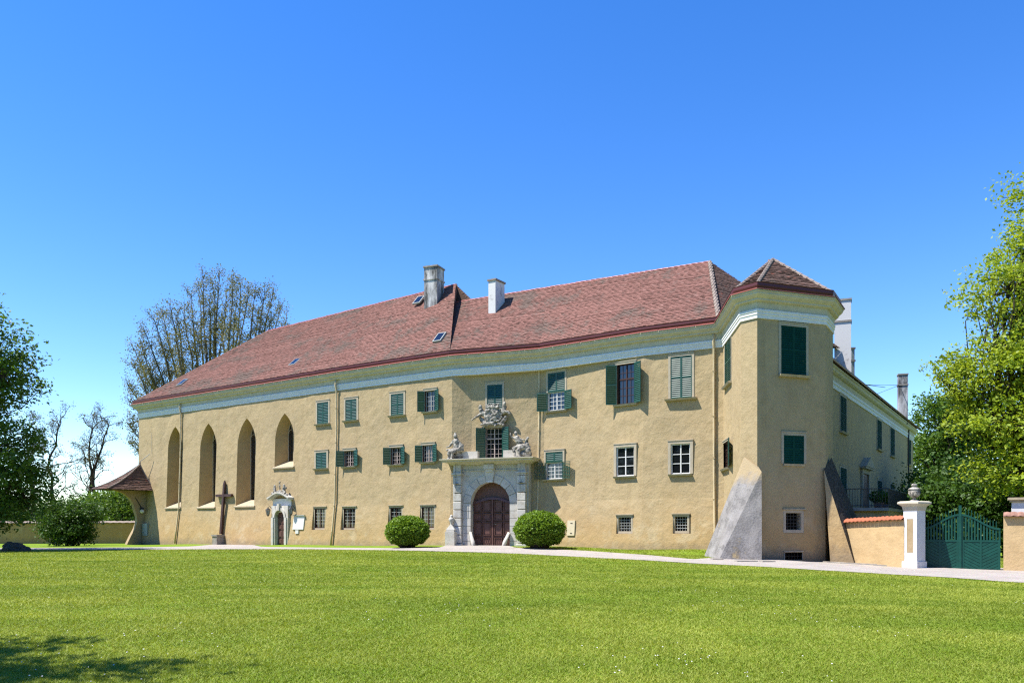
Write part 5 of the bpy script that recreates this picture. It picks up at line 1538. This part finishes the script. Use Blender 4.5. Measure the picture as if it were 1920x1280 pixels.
build_sculpture()

def build_small_things():
    # wayside cross on a stone block in front of the chapel wall
    s, _ = SL0.px(416, 1015); q = SL0.P(s, 0.1, 0.35); x, y, zg = q.x, q.y, terr(q.x, q.y)
    F = Frame((x, y, zg), (SL0.t[0], SL0.t[1], 0), (SL0.n[0], SL0.n[1], 0))
    cr = thing('wayside_cross', 'tall dark wooden cross on a stone block by the chapel wall', 'cross', (x, y, zg))
    mb = MB(); mb.box(F, -0.32, 0.32, -0.34, 0.34, -0.3, 0.72); mb.box(F, -0.38, 0.38, -0.4, 0.4, 0.722, 0.86); mb.build('pedestal', 'slab_stone', cr)
    def cw(x, y, z): return SL0.P(s, z, 0.16 + y) + Vector((SL0.t[0], SL0.t[1], 0)) * x
    mb = MB()
    mb.hexa([cw(-0.13, -0.1, zg + 0.9), cw(0.13, -0.1, zg + 0.9), cw(0.13, 0.1, zg + 0.9), cw(-0.13, 0.1, zg + 0.9), cw(-0.11, -0.09, 5.3), cw(0.11, -0.09, 5.3), cw(0.11, 0.09, 5.3), cw(-0.11, 0.09, 5.3)])
    mb.hexa([cw(-0.11, -0.09, 5.3), cw(0.11, -0.09, 5.3), cw(0.11, 0.09, 5.3), cw(-0.11, 0.09, 5.3), cw(-0.03, -0.04, 5.6), cw(0.03, -0.04, 5.6), cw(0.03, 0.04, 5.6), cw(-0.03, 0.04, 5.6)])
    mb.build('upright', 'brown_frame', cr)
    mb = MB(); mb.hexa([cw(-1.05, -0.1, 4.2), cw(1.05, -0.1, 4.2), cw(1.05, 0.13, 4.2), cw(-1.05, 0.13, 4.2), cw(-1.1, -0.1, 4.42), cw(1.1, -0.1, 4.42), cw(1.1, 0.12, 4.42), cw(-1.1, 0.12, 4.42)]); mb.build('crossbar', 'brown_frame', cr)
    # lanterns either side of the chapel door
    for u, v, lab in ((502.5, 958, 'black iron wall lantern left of the chapel door'), (545.5, 956.5, 'black iron wall lantern right of the chapel door, by the notice board')):
        s, z = SL0.px(u, v, 0.4); F = SL0.frame(s, z, 0.0)
        t = thing('wall_lantern', lab, 'lantern', F(0, 0.3, 0), 'lanterns by the chapel door')
        mb = MB(); mb.tube([F(0, -0.08, 0.1), F(0, 0.25, 0.42), F(0, 0.4, 0.3)], 0.025, 5); mb.build('bracket', 'iron', t)
        Fl = Frame(F(0, 0.4, -0.3), F.ex, F.ey)
        mb = MB()
        for k in range(6):
            a = math.pi / 3 * k; mb.tube([Fl(0.10 * math.cos(a), 0.10 * math.sin(a), 0), Fl(0.18 * math.cos(a), 0.18 * math.sin(a), 0.4)], 0.016, 4)
        mb.lathe(Fl, [(0.02, -0.12), (0.11, 0.0), (0.10, 0.02)], 6); mb.lathe(Fl, [(0.22, 0.4), (0.13, 0.5), (0.05, 0.56), (0.02, 0.64)], 6); mb.build('cage', 'iron', t)
        mb = MB(); mb.lathe(Fl, [(0.085, 0.03), (0.15, 0.38)], 6); mb.build('glass', 'lead_bars', t)
    s0, s1, z0, z1 = SL0.rect(550.5, 966.5, 570.5, 992)
    F = SL0.frame(s0, z0, 0.0); w, h = s1 - s0, z1 - z0
    b = thing('notice_board', 'blank white notice board on the wall right of the chapel door', 'notice board', F(w / 2, 0.05, 0))
    tl = -0.1
    mb = MB(); mb.hexa([F(0, -0.06, 0), F(w, -0.06, 0), F(w, 0.06, 0), F(0, 0.06, 0), F(0.06, -0.2, h), F(w + 0.06, -0.2, h), F(w + 0.06, -0.04, h), F(0.06, -0.04, h)]); mb.build('board', 'board_white', b)
    mb = MB(); mb.hexa([F(-0.03, -0.08, h + 0.003), F(w + 0.12, -0.08, h + 0.003), F(w + 0.12, 0.06, h + 0.003), F(-0.03, 0.06, h + 0.003), F(-0.03, -0.08, h + 0.06), F(w + 0.12, -0.08, h + 0.06), F(w + 0.12, 0.06, h + 0.05), F(-0.03, 0.06, h + 0.05)]); mb.build('ledge', 'grey_metal', b)
    mb = MB(); mb.box(F, w * 0.3, w * 0.58, -0.02, 0.09, -0.33, -0.05); mb.build('leaflet', 'board_white', b)
    s0, s1, z0, z1 = SR0.rect(1064.5, 975, 1078.5, 1003.5)
    F = SR0.frame(s0, z0, 0.0); w, h = s1 - s0, z1 - z0
    c = thing('meter_cabinet', 'cream utility cabinet flush in the wall right of the clipped bush', 'cabinet', F(w / 2, 0, 0))
    mb = MB(); mb.hexa([F(0, -0.12, 0), F(w, -0.12, 0), F(w, 0.06, 0), F(0, 0.06, 0), F(0, -0.2, h), F(w, -0.2, h), F(w, -0.03, h), F(0, -0.03, h)]); mb.build('door', 'box_paint', c)
    for zz in (0.14, 0.8):
        mb = MB(); k = 0.06 - 0.09 * zz
        mb.box(F, w * 0.42, w * 0.7, k, k + 0.02, h * zz, h * zz + 0.035); mb.build('latch', 'iron', c)
    # stone shrine with urn at the portal's left foot
    x, y, zg = ground_px(846.5, 1022.5)
    F = Frame((x, y, zg), (SP.t[0], SP.t[1], 0), (SP.n[0], SP.n[1], 0))
    t = thing('stone_pedestal', 'pale stone pedestal with small carved top left of the portal', 'pedestal', (x, y, zg))
    mb = MB(); mb.box(F, -0.34, 0.34, -0.3, 0.3, -0.3, 0.95); mb.box(F, -0.28, 0.28, -0.24, 0.24, 0.952, 1.1); mb.build('block', 'portal_stone', t)
    mb = MB(); mb.hexa([F(-0.3, -0.2, 1.1), F(0.3, -0.2, 1.1), F(0.3, 0.2, 1.1), F(-0.3, 0.2, 1.1), F(-0.06, -0.1, 1.42), F(0.06, -0.1, 1.42), F(0.06, 0.1, 1.42), F(-0.06, 0.1, 1.42)]); mb.build('gable', 'portal_stone', t)
    mb = MB(); mb.lathe(Frame(F(0, 0, 1.38), (1, 0, 0), (0, 1, 0)), [(0.1, 0), (0.09, 0.15), (0.17, 0.3), (0.2, 0.42), (0.15, 0.5), (0.08, 0.54), (0.12, 0.6), (0.07, 0.68), (0.02, 0.72)], 14); mb.build('finial', 'portal_stone', t, smooth=True)
    # boulder on the lawn's far left edge
    x, y, zg = ground_px(27, 1033)
    r = fused('boulder', [('e', Vector((x, y, zg + 0.15)), (0.75, 0.5, 0.42)), ('e', Vector((x - 0.3, y, zg + 0.2)), (0.45, 0.4, 0.42)), ('e', Vector((x + 0.5, y, zg + 0.05)), (0.6, 0.4, 0.25))], 'rock', None, 0.06, 0.12, 3)
    tag(r, 'dark mossy boulder on the lawn edge below the chestnut tree', 'boulder')
    # flat threshold stones along the tower foot
    for i, (u, v, wd) in enumerate(((1345, 1049, 0.7), (1400, 1053, 1.2), (1440, 1053.5, 0.8), (1565, 1055.5, 0.9), (1590, 1057, 0.9), (1620, 1058.5, 1.1), (1655, 1061, 1.0))):
        x, y, zg = ground_px(u, v)
        mb = MB(); F = Frame((x, y, zg), (0.95, 0.2 if u < 1560 else -0.5, 0), (0.2, -0.95, 0))
        mb.hexa([F(-wd / 2, -0.2, -0.1), F(wd / 2, -0.16, -0.1), F(wd / 2 - 0.05, 0.2, -0.1), F(-wd / 2, 0.17, -0.1), F(-wd / 2 + 0.03, -0.18, 0.09), F(wd / 2 - 0.03, -0.14, 0.07), F(wd / 2 - 0.1, 0.16, 0.06), F(-wd / 2 + 0.05, 0.13, 0.08)])
        where = ['at the foot of the grey buttress, outer corner', 'under the grey buttress, middle', 'where the grey buttress meets the tower front', 'right of the tower front', 'below the yellow buttress ridge', 'at the low tiled wall, nearer the buttress', 'at the low tiled wall, nearer the pier'][i]
        tag(mb.build('edging_stone', 'slab_stone'), 'flat grey edging stone ' + where, 'stone', 'edging stones round the tower foot')
build_small_things()

# ------------------------------------------------------------------ trees and shrubs
def branch_pts(p0, p1, bend, n=5):
    p0, p1 = np.array(p0, float), np.array(p1, float)
    L = np.linalg.norm(p1 - p0); o = rng.normal(size=3) * bend * L
    return [p0 + (p1 - p0) * t + o * math.sin(math.pi * t) + rng.normal(size=3) * bend * 0.15 * L * (0 < t < 1) for t in np.linspace(0, 1, n)]

def tree(name, label, base_xy, trunk_r, trunk_h, blobs, clumps, per, leaf_size, clump_r, mat, bark='bark', group=None, zb=None, cat='tree', inner=0.5, flat=0.75):
    bx, by = base_xy; z0 = terr(bx, by) if zb is None else zb
    t = thing(name, label, cat, (bx, by, z0), group)
    mb = MB()
    top = np.array((bx + rng.normal() * 0.2, by + rng.normal() * 0.2, z0 + trunk_h))
    mb.tube(branch_pts((bx, by, z0 - 0.4), top, 0.03), np.linspace(trunk_r * 1.25, trunk_r * 0.75, 5).tolist(), 9)
    vol = np.array([b[3] * b[4] * b[5] for b in blobs]); share = vol ** 0.75; share /= share.sum()
    ctrs = []
    for b, sh in zip(blobs, share):
        c = np.array((bx + b[0], by + b[1], z0 + b[2])); r = np.array(b[3:6])
        limb = branch_pts(top - np.array((0, 0, trunk_h * 0.25 * rng.random())), c, 0.09, 6)
        mb.tube(limb, np.linspace(trunk_r * 0.55, trunk_r * 0.16, 6).tolist(), 6)
        n = max(4, int(clumps * sh))
        d = rng.normal(size=(n, 3)); d /= np.linalg.norm(d, axis=1)[:, None]
        pos = c + d * r * (inner + (1 - inner) * rng.random((n, 1)) ** 0.6) * rng.uniform(0.85, 1.12, (n, 1))
        ctrs.append(pos)
        for k in range(0, n, 2):
            st = limb[rng.integers(2, 6)]
            mb.tube(branch_pts(st, pos[k], 0.1, 4), np.linspace(trunk_r * 0.15, trunk_r * 0.03, 4).tolist(), 4, cap=False)
    mb.build('trunk', bark, t, smooth=True, fix=False)
    ctrs = np.concatenate(ctrs)
    cr = clump_r * rng.uniform(0.6, 1.4, len(ctrs))
    cen = np.repeat(ctrs, per, axis=0) + np.clip(rng.normal(size=(len(ctrs) * per, 3)), -1.7, 1.7) * np.repeat(cr, per)[:, None] * np.array((1, 1, flat))
    rnd = np.clip(np.repeat(rng.random(len(ctrs)), per) * 0.55 + rng.random(len(cen)) * 0.45, 0, 1)
    quads_np('crown', leaf_quads(cen, leaf_size), mat, t, rnd)
    return t

def px3(u, v, d): return ((u - UC) / FPX * d, d, EYE + (VH - v) / FPX * d)
# chestnut at the left edge, seen against the light
X, Y = -38.5, 52.0
tree('chestnut_tree', 'big dark green tree cut off by the picture edge beside the boulder', (X, Y), 0.5, 5.0,
     [(0, 0, 14.5, 5.2, 4.6, 4.4), (4.4, 0, 13.0, 3.0, 3.2, 3.2), (5.6, 0, 11.2, 3.0, 3.0, 1.9), (5.0, -0.8, 6.6, 3.4, 3.4, 2.4), (5.4, -0.6, 4.4, 3.6, 3.2, 2.2), (0, -3, 8, 4, 3.5, 4), (-4, 0, 9, 4.5, 4.5, 5), (0, 3.5, 9, 4.5, 3.5, 5), (6.9, 0, 4.0, 2.2, 2.4, 1.7), (4.0, 1.0, 2.9, 3.0, 3.0, 1.8), (2.2, 0, 9, 2.6, 3, 3)],
     1000, 60, 0.25, 0.45, 'leaf_chestnut')
# tree outside the frame whose shade falls on the near lawn
tree('shade_tree', 'leafy tree standing left of the lawn whose shadow reaches the foreground grass', (-12.9, 7.4), 0.3, 6.0,
     [(0, 0, 10.6, 2.6, 1.3, 1.6), (2.0, 0.4, 10.0, 2.0, 0.8, 0.9), (-2.5, 0.5, 10.5, 2.4, 1.4, 2.0), (0.2, 1.9, 10.6, 1.6, 0.8, 1.0), (1.6, -1.3, 9.6, 2.2, 0.7, 0.8), (-2, -1.5, 10, 2, 1.2, 1.2)], 170, 45, 0.24, 0.4, 'leaf_dark')
# dark bush before the left wall
X, Y, _ = px3(126, 1022, 68.0)
tree('garden_bush', 'rounded dark green bush in front of the far left garden wall', (X, Y), 0.1, 0.8,
     [(0, 0, 1.9, 2.5, 2.2, 1.7), (-1.0, 0, 2.8, 1.4, 1.4, 1.0), (1.3, 0, 2.9, 1.6, 1.5, 1.0), (0.3, -0.6, 1.0, 2.4, 1.8, 0.9)], 360, 46, 0.2, 0.3, 'leaf_dark', cat='bush')
# shrubs behind the left wall
for (u, d, h, rx, mt, lab) in ((225, 87, 6.4, 3.6, 'leaf_mid', 'fresh green shrub behind the wall, close to the tiled canopy'), (170, 90, 5.6, 3.4, 'leaf_mid', 'fresh green shrub behind the wall, above the dark bush'),
                               (60, 93, 4.6, 4.5, 'leaf_dark', 'low dark shrub behind the wall, under the chestnut tree'), (-30, 95, 6, 6, 'leaf_dark', 'tall dark shrub behind the wall at the picture edge'), (255, 96, 7.5, 3.5, 'leaf_mid', 'green shrub behind the wall showing beside the chapel corner')):
    X = (u - UC) / FPX * d
    tree('background_shrub', lab, (X, d), 0.15, 1.5, [(0, 0, h * 0.45, rx, rx * 0.8, h * 0.45), (rx * 0.3, 0, h * 0.75, rx * 0.55, rx * 0.5, h * 0.28), (-rx * 0.5, 0, h * 0.6, rx * 0.5, rx * 0.5, h * 0.3)], 230, 36, 0.3, 0.5, mt, group='shrubs behind the far left wall', cat='shrub', zb=-0.1)

def recursive(mb, tips, p, d, L, r, lev, spread=0.55, up=0.15, kids=(2, 3), wig=0.16, shrink=0.74):
    n = 4; pts = [np.array(p)]; dd = np.array(d)
    for k in range(n):
        dd = dd + rng.normal(size=3) * wig + np.array((0, 0, up * 0.3)); dd /= np.linalg.norm(dd)
        pts.append(pts[-1] + dd * L / n)
    mb.tube(pts, np.linspace(r, r * 0.62, n + 1).tolist(), 6 if r > 0.05 else 4, cap=False)
    if lev == 0:
        tips.append(pts[-1]); tips.append(pts[2]); return
    if lev <= 2: tips.append(pts[-1])
    for _ in range(rng.integers(kids[0], kids[1] + 1)):
        nd = dd + rng.normal(size=3) * spread + np.array((0, 0, up)); nd /= np.linalg.norm(nd)
        recursive(mb, tips, pts[-1] if rng.random() < 0.65 else pts[3], nd, L * shrink * rng.uniform(0.8, 1.15), r * 0.62, lev - 1, spread, up, kids, wig, shrink)

def sparse_tree(name, label, u, d, vtop, lean, seed, group):
    global rng
    keep = rng; rng = np.random.default_rng(seed)
    X = (u - UC) / FPX * d; H = EYE + (VH - vtop) / FPX * d
    t = thing(name, label, 'tree', (X, d, -0.1), group)
    mb, tips = MB(), []
    # winding stem, short branches all the way up
    pts = [np.array((X, d, -0.5))]; dr = np.array((lean, 0.0, 1.0)); n = 11
    for k in range(n):
        dr = dr * 0.6 + np.array((lean * 0.5 + rng.normal() * 0.30, rng.normal() * 0.2, 0.9)); dr /= np.linalg.norm(dr)
        pts.append(pts[-1] + dr * H * 1.0 / n)
    mb.tube(pts, np.linspace(0.3, 0.07, n + 1).tolist(), 7, cap=False)
    for k in range(4, n + 1):
        for _ in range(2 if k < n else 3):
            f = k / n; a_ = rng.random() * 2 * math.pi
            nd = np.array((math.cos(a_) * 0.9, math.sin(a_) * 0.9, 0.75 + 0.4 * rng.random())); nd /= np.linalg.norm(nd)
            recursive(mb, tips, pts[k], nd, H * rng.uniform(0.10, 0.17) * (1.25 - 0.55 * f), 0.075 * (1.3 - 0.6 * f), 3, 0.55, 0.12, (2, 3), 0.25, 0.62)
    mb.build('trunk', 'bark', t, fix=False)
    tp = np.array(tips); cen = np.repeat(tp, 3, axis=0) + rng.normal(size=(len(tp) * 3, 3)) * 0.2
    quads_np('crown', leaf_quads(cen, 0.15), 'leaf_sparse', t)
    rng = keep
sparse_tree('sparse_tree', 'thin crooked tree with sparse leaves beside the dark chestnut crown', 112, 92, 775, -0.08, 21, 'thin trees left of the chapel')
sparse_tree('sparse_tree', 'thin crooked tree with sparse leaves, middle of the three left of the chapel', 147, 97, 790, 0.05, 34, 'thin trees left of the chapel')
sparse_tree('sparse_tree', 'thin crooked tree with sparse leaves nearest the chapel corner', 213, 94, 780, 0.0, 47, 'thin trees left of the chapel')
sparse_tree('sparse_tree', 'thin dark tree half lost in the chestnut crown at the far left', 78, 90, 800, 0.1, 58, 'thin trees left of the chapel')

def poplar():
    d = 104.0; X = (400 - UC) / FPX * d
    t = thing('poplar_tree', 'huge many-stemmed poplar with thin grey-green leaves behind the chapel roof', 'tree', (X, d, 0))
    mb = MB(); mb.tube([(X, d, -0.5), (X, d, 3), (X + 0.2, d, 6)], [1.0, 0.85, 0.8], 10)
    tips = []
    # stems: pixel column and row of each tip
    ends = [(380, 506), (396, 520), (412, 512), (437, 514), (452, 524), (480, 530), (497, 542), (512, 552), (528, 570), (538, 596), (372, 540), (358, 552), (345, 580), (318, 572), (304, 578), (330, 590), (290, 600), (272, 622), (262, 640), (250, 652), (248, 680), (240, 722), (238, 745), (262, 700), (425, 540), (466, 548), (392, 560), (445, 560), (300, 640), (330, 640), (280, 690), (360, 600), (510, 585), (236, 790), (242, 830), (415, 585), (485, 575)]
    for (u, v) in ends:
        dd = d + rng.normal() * 3.0
        e = np.array(px3(u, v, dd)); b = np.array((X + rng.normal() * 0.4, d + rng.normal() * 0.4, 4 + 4 * rng.random()))
        # stems leave outward first, then turn upright
        n = 9; pts = []
        for k in range(n):
            f = k / (n - 1)
            q = b + (e - b) * f; q[0] = b[0] + (e[0] - b[0]) * (f ** 0.72); q[1] = b[1] + (e[1] - b[1]) * (f ** 0.72)
            pts.append(q + rng.normal(size=3) * 0.18 * (0 < k < n - 1))
        mb.tube(pts, np.linspace(0.34, 0.03, n).tolist(), 5, cap=False)
        for k in range(3, n):
            for _ in range(7):
                f = rng.random(); s = pts[k - 1] * (1 - f) + pts[k] * f
                dirn = np.array((rng.normal() * 0.5, rng.normal() * 0.5, 1.0)); dirn /= np.linalg.norm(dirn)
                L = rng.uniform(0.8, 2.1); c = s + dirn * L * 0.5 + rng.normal(size=3) * 0.15; tp = s + dirn * L + np.array((dirn[0] * 0.3, dirn[1] * 0.3, 0))
                mb.tube([s, c, tp], [0.05, 0.035, 0.012], 3, cap=False)
                for g in (0.35, 0.6, 0.8, 1.0): tips.append(s + (tp - s) * g)
    mb.build('trunk', 'bark_pale', t, fix=False)
    tp = np.array(tips); per = 6
    per = 12
    cen = np.repeat(tp, per, axis=0) + rng.normal(size=(len(tp) * per, 3)) * np.array((0.33, 0.33, 0.36))
    low = (cen[:, 2] < 24) & (rng.random(len(cen)) < 0.6)
    quads_np('crown', leaf_quads(cen, 0.22), 'leaf_poplar', t)
poplar()

# bright plane tree at the right edge
tree('plane_tree', 'tall sunlit yellow-green tree at the picture edge behind the gate', (30.0, 43.5), 0.42, 4.5,
     [(-0.4, 0, 19.6, 2.6, 2.5, 2.6), (-1.6, 0, 16.8, 2.5, 2.4, 1.9), (-3.2, 0, 14.5, 2.9, 2.6, 1.7), (-0.6, -0.6, 14.4, 3.2, 2.6, 2.2), (-3.9, 0, 10.4, 3.3, 2.8, 2.1), (-1.6, -1.8, 11.0, 3.4, 2.6, 2.2), (-5.6, 0, 9.6, 1.7, 1.6, 1.2),
      (-3.9, -0.8, 7.4, 3.0, 2.6, 1.7), (-1.4, -2.2, 7.2, 3.2, 2.2, 2.0), (-3.0, -1.4, 4.9, 3.0, 2.4, 1.6), (-0.6, -2.4, 4.2, 3.0, 2.0, 1.6), (2.2, 1, 11, 4, 4, 5), (0.5, 0.5, 8, 3.5, 3.5, 4), (1.0, 0, 17, 3, 3, 3)],
     1500, 50, 0.22, 0.36, 'leaf_bright', inner=0.4)
tree('dark_tree', 'dense green tree between the wing end and the bright tree', (47.6, 88.0), 0.5, 4.0,
     [(0, 0, 12.2, 4.0, 4.0, 3.8), (-1.8, 0, 9.0, 3.2, 3.4, 3.5), (2.5, 0, 9, 4, 4, 4.5), (0, -1, 4.5, 5, 4, 3.5), (-0.6, -1, 14.6, 2.6, 2.4, 1.9)], 600, 50, 0.36, 0.6, 'leaf_mid')
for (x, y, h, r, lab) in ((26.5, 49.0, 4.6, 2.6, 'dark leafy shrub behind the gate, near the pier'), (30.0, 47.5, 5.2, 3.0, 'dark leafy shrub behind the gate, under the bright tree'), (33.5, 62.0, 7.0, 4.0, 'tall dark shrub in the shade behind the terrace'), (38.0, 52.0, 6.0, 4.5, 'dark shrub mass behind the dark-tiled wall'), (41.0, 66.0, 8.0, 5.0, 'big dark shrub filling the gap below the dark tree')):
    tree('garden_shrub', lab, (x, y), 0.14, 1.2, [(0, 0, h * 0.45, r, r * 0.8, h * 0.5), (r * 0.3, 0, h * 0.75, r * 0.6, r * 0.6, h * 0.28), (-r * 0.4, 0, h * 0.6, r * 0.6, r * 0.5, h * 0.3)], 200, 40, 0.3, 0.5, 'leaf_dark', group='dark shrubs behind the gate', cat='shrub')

def clipped_bush(u, v, rx, h, lab):
    x, y, zg = ground_px(u, v)
    t = thing('clipped_bush', lab, 'bush', (x, y, zg), 'clipped bushes beside the portal')
    c = np.array((x, y, zg + h * 0.49)); R = np.array((rx, rx, h * 0.51))
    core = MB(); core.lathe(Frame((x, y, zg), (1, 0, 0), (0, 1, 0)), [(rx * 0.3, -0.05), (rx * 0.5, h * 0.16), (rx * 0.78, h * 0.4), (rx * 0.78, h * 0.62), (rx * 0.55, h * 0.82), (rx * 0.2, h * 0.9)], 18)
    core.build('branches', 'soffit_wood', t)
    N = 17000
    d = rng.normal(size=(N, 3)); d /= np.linalg.norm(d, axis=1)[:, None]
    lump = np.array([1.0 + 0.06 * noise.noise(Vector(q) * 3.2 + Vector((u, 0, 0))) + 0.09 * noise.noise(Vector(q) * 11) for q in d.tolist()])
    flat = np.where(d[:, 2] < -0.75, 0.9, 1.0)
    pos = c + d * R * (lump * flat * rng.uniform(0.78, 1.0, N) ** 0.7)[:, None]
    pos = pos[pos[:, 2] > zg + 0.02]
    q = leaf_quads(pos, 0.115, aspect=0.7)
    quads_np('foliage', q, 'leaf_box', t)
clipped_bush(763.5, 1026, 1.42, 2.06, 'round clipped green bush left of the portal')
clipped_bush(1012, 1027.5, 1.57, 2.28, 'round clipped green bush right of the portal, slightly larger')

# ------------------------------------------------------------------ grass
def build_grass():
    N = 1200000
    u = rng.random(N)
    d = 7.2 * (52.0 / 7.2) ** u
    x = (rng.random(N) * 2 - 1) * (0.66 * d + 6.0)
    fu = UC + x / d * FPX
    # only in front of the path's lawn edge, plus the strips between path and wall
    vz = np.array([edge_v(FRONT, a) for a in np.linspace(-600, 2500, 300)])
    z = np.array([terr(a, b) for a, b in zip(x[::40], d[::40])])
    z = np.zeros(N)
    W_ = np.zeros(N)
    for px_, py_, pz_ in TP:
        w = 1.0 / ((px_ - x) ** 2 + (py_ - d) ** 2 + 3.0) ** 1.7
        z += w * pz_; W_ += w
    z /= W_
    v = VH + (EYE - z) * FPX / d
    front = np.interp(fu, [p[0] for p in FRONT], [p[1] for p in FRONT]); back = np.interp(fu, [p[0] for p in BACK], [p[1] for p in BACK])
    keep = (v > front - 0.3) | ((v < back + 0.25) & (d < 51))
    keep &= v > 1022.5
    x, d, z = x[keep], d[keep], z[keep]; N = len(x)
    g = np.array([noise.noise(Vector((a * 0.35, b * 0.35, 0))) for a, b in zip(x[::1].tolist(), d.tolist())])
    g2 = np.array([noise.noise(Vector((a * 1.3, b * 1.0, 4))) for a, b in zip(x.tolist(), d.tolist())])
    g3 = np.array([noise.noise(Vector((a * 0.12 + b * 0.1, b * 0.55, 7))) for a, b in zip(x.tolist(), d.tolist())])
    h = (0.021 + 0.008 * g) * rng.uniform(0.6, 1.5, N) * (1 + d / 60)
    wd = 0.0045 * (0.6 + d / 9.0)
    a = rng.random(N) * 2 * math.pi
    dx, dy = np.cos(a), np.sin(a)
    ln = rng.normal(0, 1.1, (N, 2)) * h[:, None]
    P = np.zeros((N, 3, 3))
    P[:, 0] = np.stack([x - dx * wd, d - dy * wd, z - 0.004], 1); P[:, 1] = np.stack([x + dx * wd, d + dy * wd, z - 0.004], 1)
    P[:, 2] = np.stack([x + ln[:, 0], d + ln[:, 1], z + h], 1)
    o = quads_np('grass', P, 'grass_blade', None, np.clip(0.42 + 0.4 * g + 0.5 * g2 + 0.75 * g3 + rng.normal(0, 0.26, N), 0, 1))
    o['kind'] = 'stuff'; o['label'] = 'short mown green grass blades of the lawn'; o['category'] = 'grass'
    # daisies, thickest in loose drifts
    n = 1100
    dd = 7.5 * (40 / 7.5) ** rng.random(n); xx = (rng.random(n) * 2 - 1) * 0.66 * dd
    den = np.array([noise.noise(Vector((p * 0.3 + 9, q * 0.3, 2))) for p, q in zip(xx, dd)])
    k = den > rng.uniform(-0.1, 0.5, n)
    xx, dd = xx[k], dd[k]
    fu = UC + xx / dd * FPX; zz = np.array([terr(p, q) for p, q in zip(xx, dd)]); vv = VH + (EYE - zz) * FPX / dd
    k = vv > np.interp(fu, [p[0] for p in FRONT], [p[1] for p in FRONT]) + 2
    xx, dd, zz = xx[k], dd[k], zz[k]
    c = np.stack([xx, dd, zz + 0.05], 1); r = 0.008 * rng.uniform(0.7, 1.3, len(c))
    ang = np.arange(6) * math.pi / 3
    P = c[:, None, :] + np.stack([np.cos(ang), np.sin(ang), 0.35 * np.sin(ang)], 1)[None] * r[:, None, None]
    o = quads_np('daisies', P, 'white_paint'); o['kind'] = 'stuff'; o['label'] = 'tiny white daisies scattered over the lawn'; o['category'] = 'flowers'
build_grass()

# unseen wood, assumed behind the viewer, added to darken pane reflections and ambient light
def build_unseen_wood():
    n = 34000
    a = rng.uniform(math.radians(150), math.radians(395), n)
    R = rng.uniform(62, 84, n)
    x, y = R * np.cos(a), R * np.sin(a) + 14
    h = np.array([21 + 5 * noise.noise(Vector((p * 0.08, q * 0.08, 0))) for p, q in zip(x, y)])
    z = h * rng.random(n) ** 0.7
    keep = (y < 12) | (np.abs(x) > 74)
    c = np.stack([x, y, z], 1)[keep & (y < 20)]
    o = quads_np('unseen_wood', leaf_quads(c, 2.2, aspect=0.8), 'leaf_dark'); o['kind'] = 'stuff'; o['label'] = 'unseen belt of trees added behind the viewer to darken reflections'; o['category'] = 'wood'
build_unseen_wood()
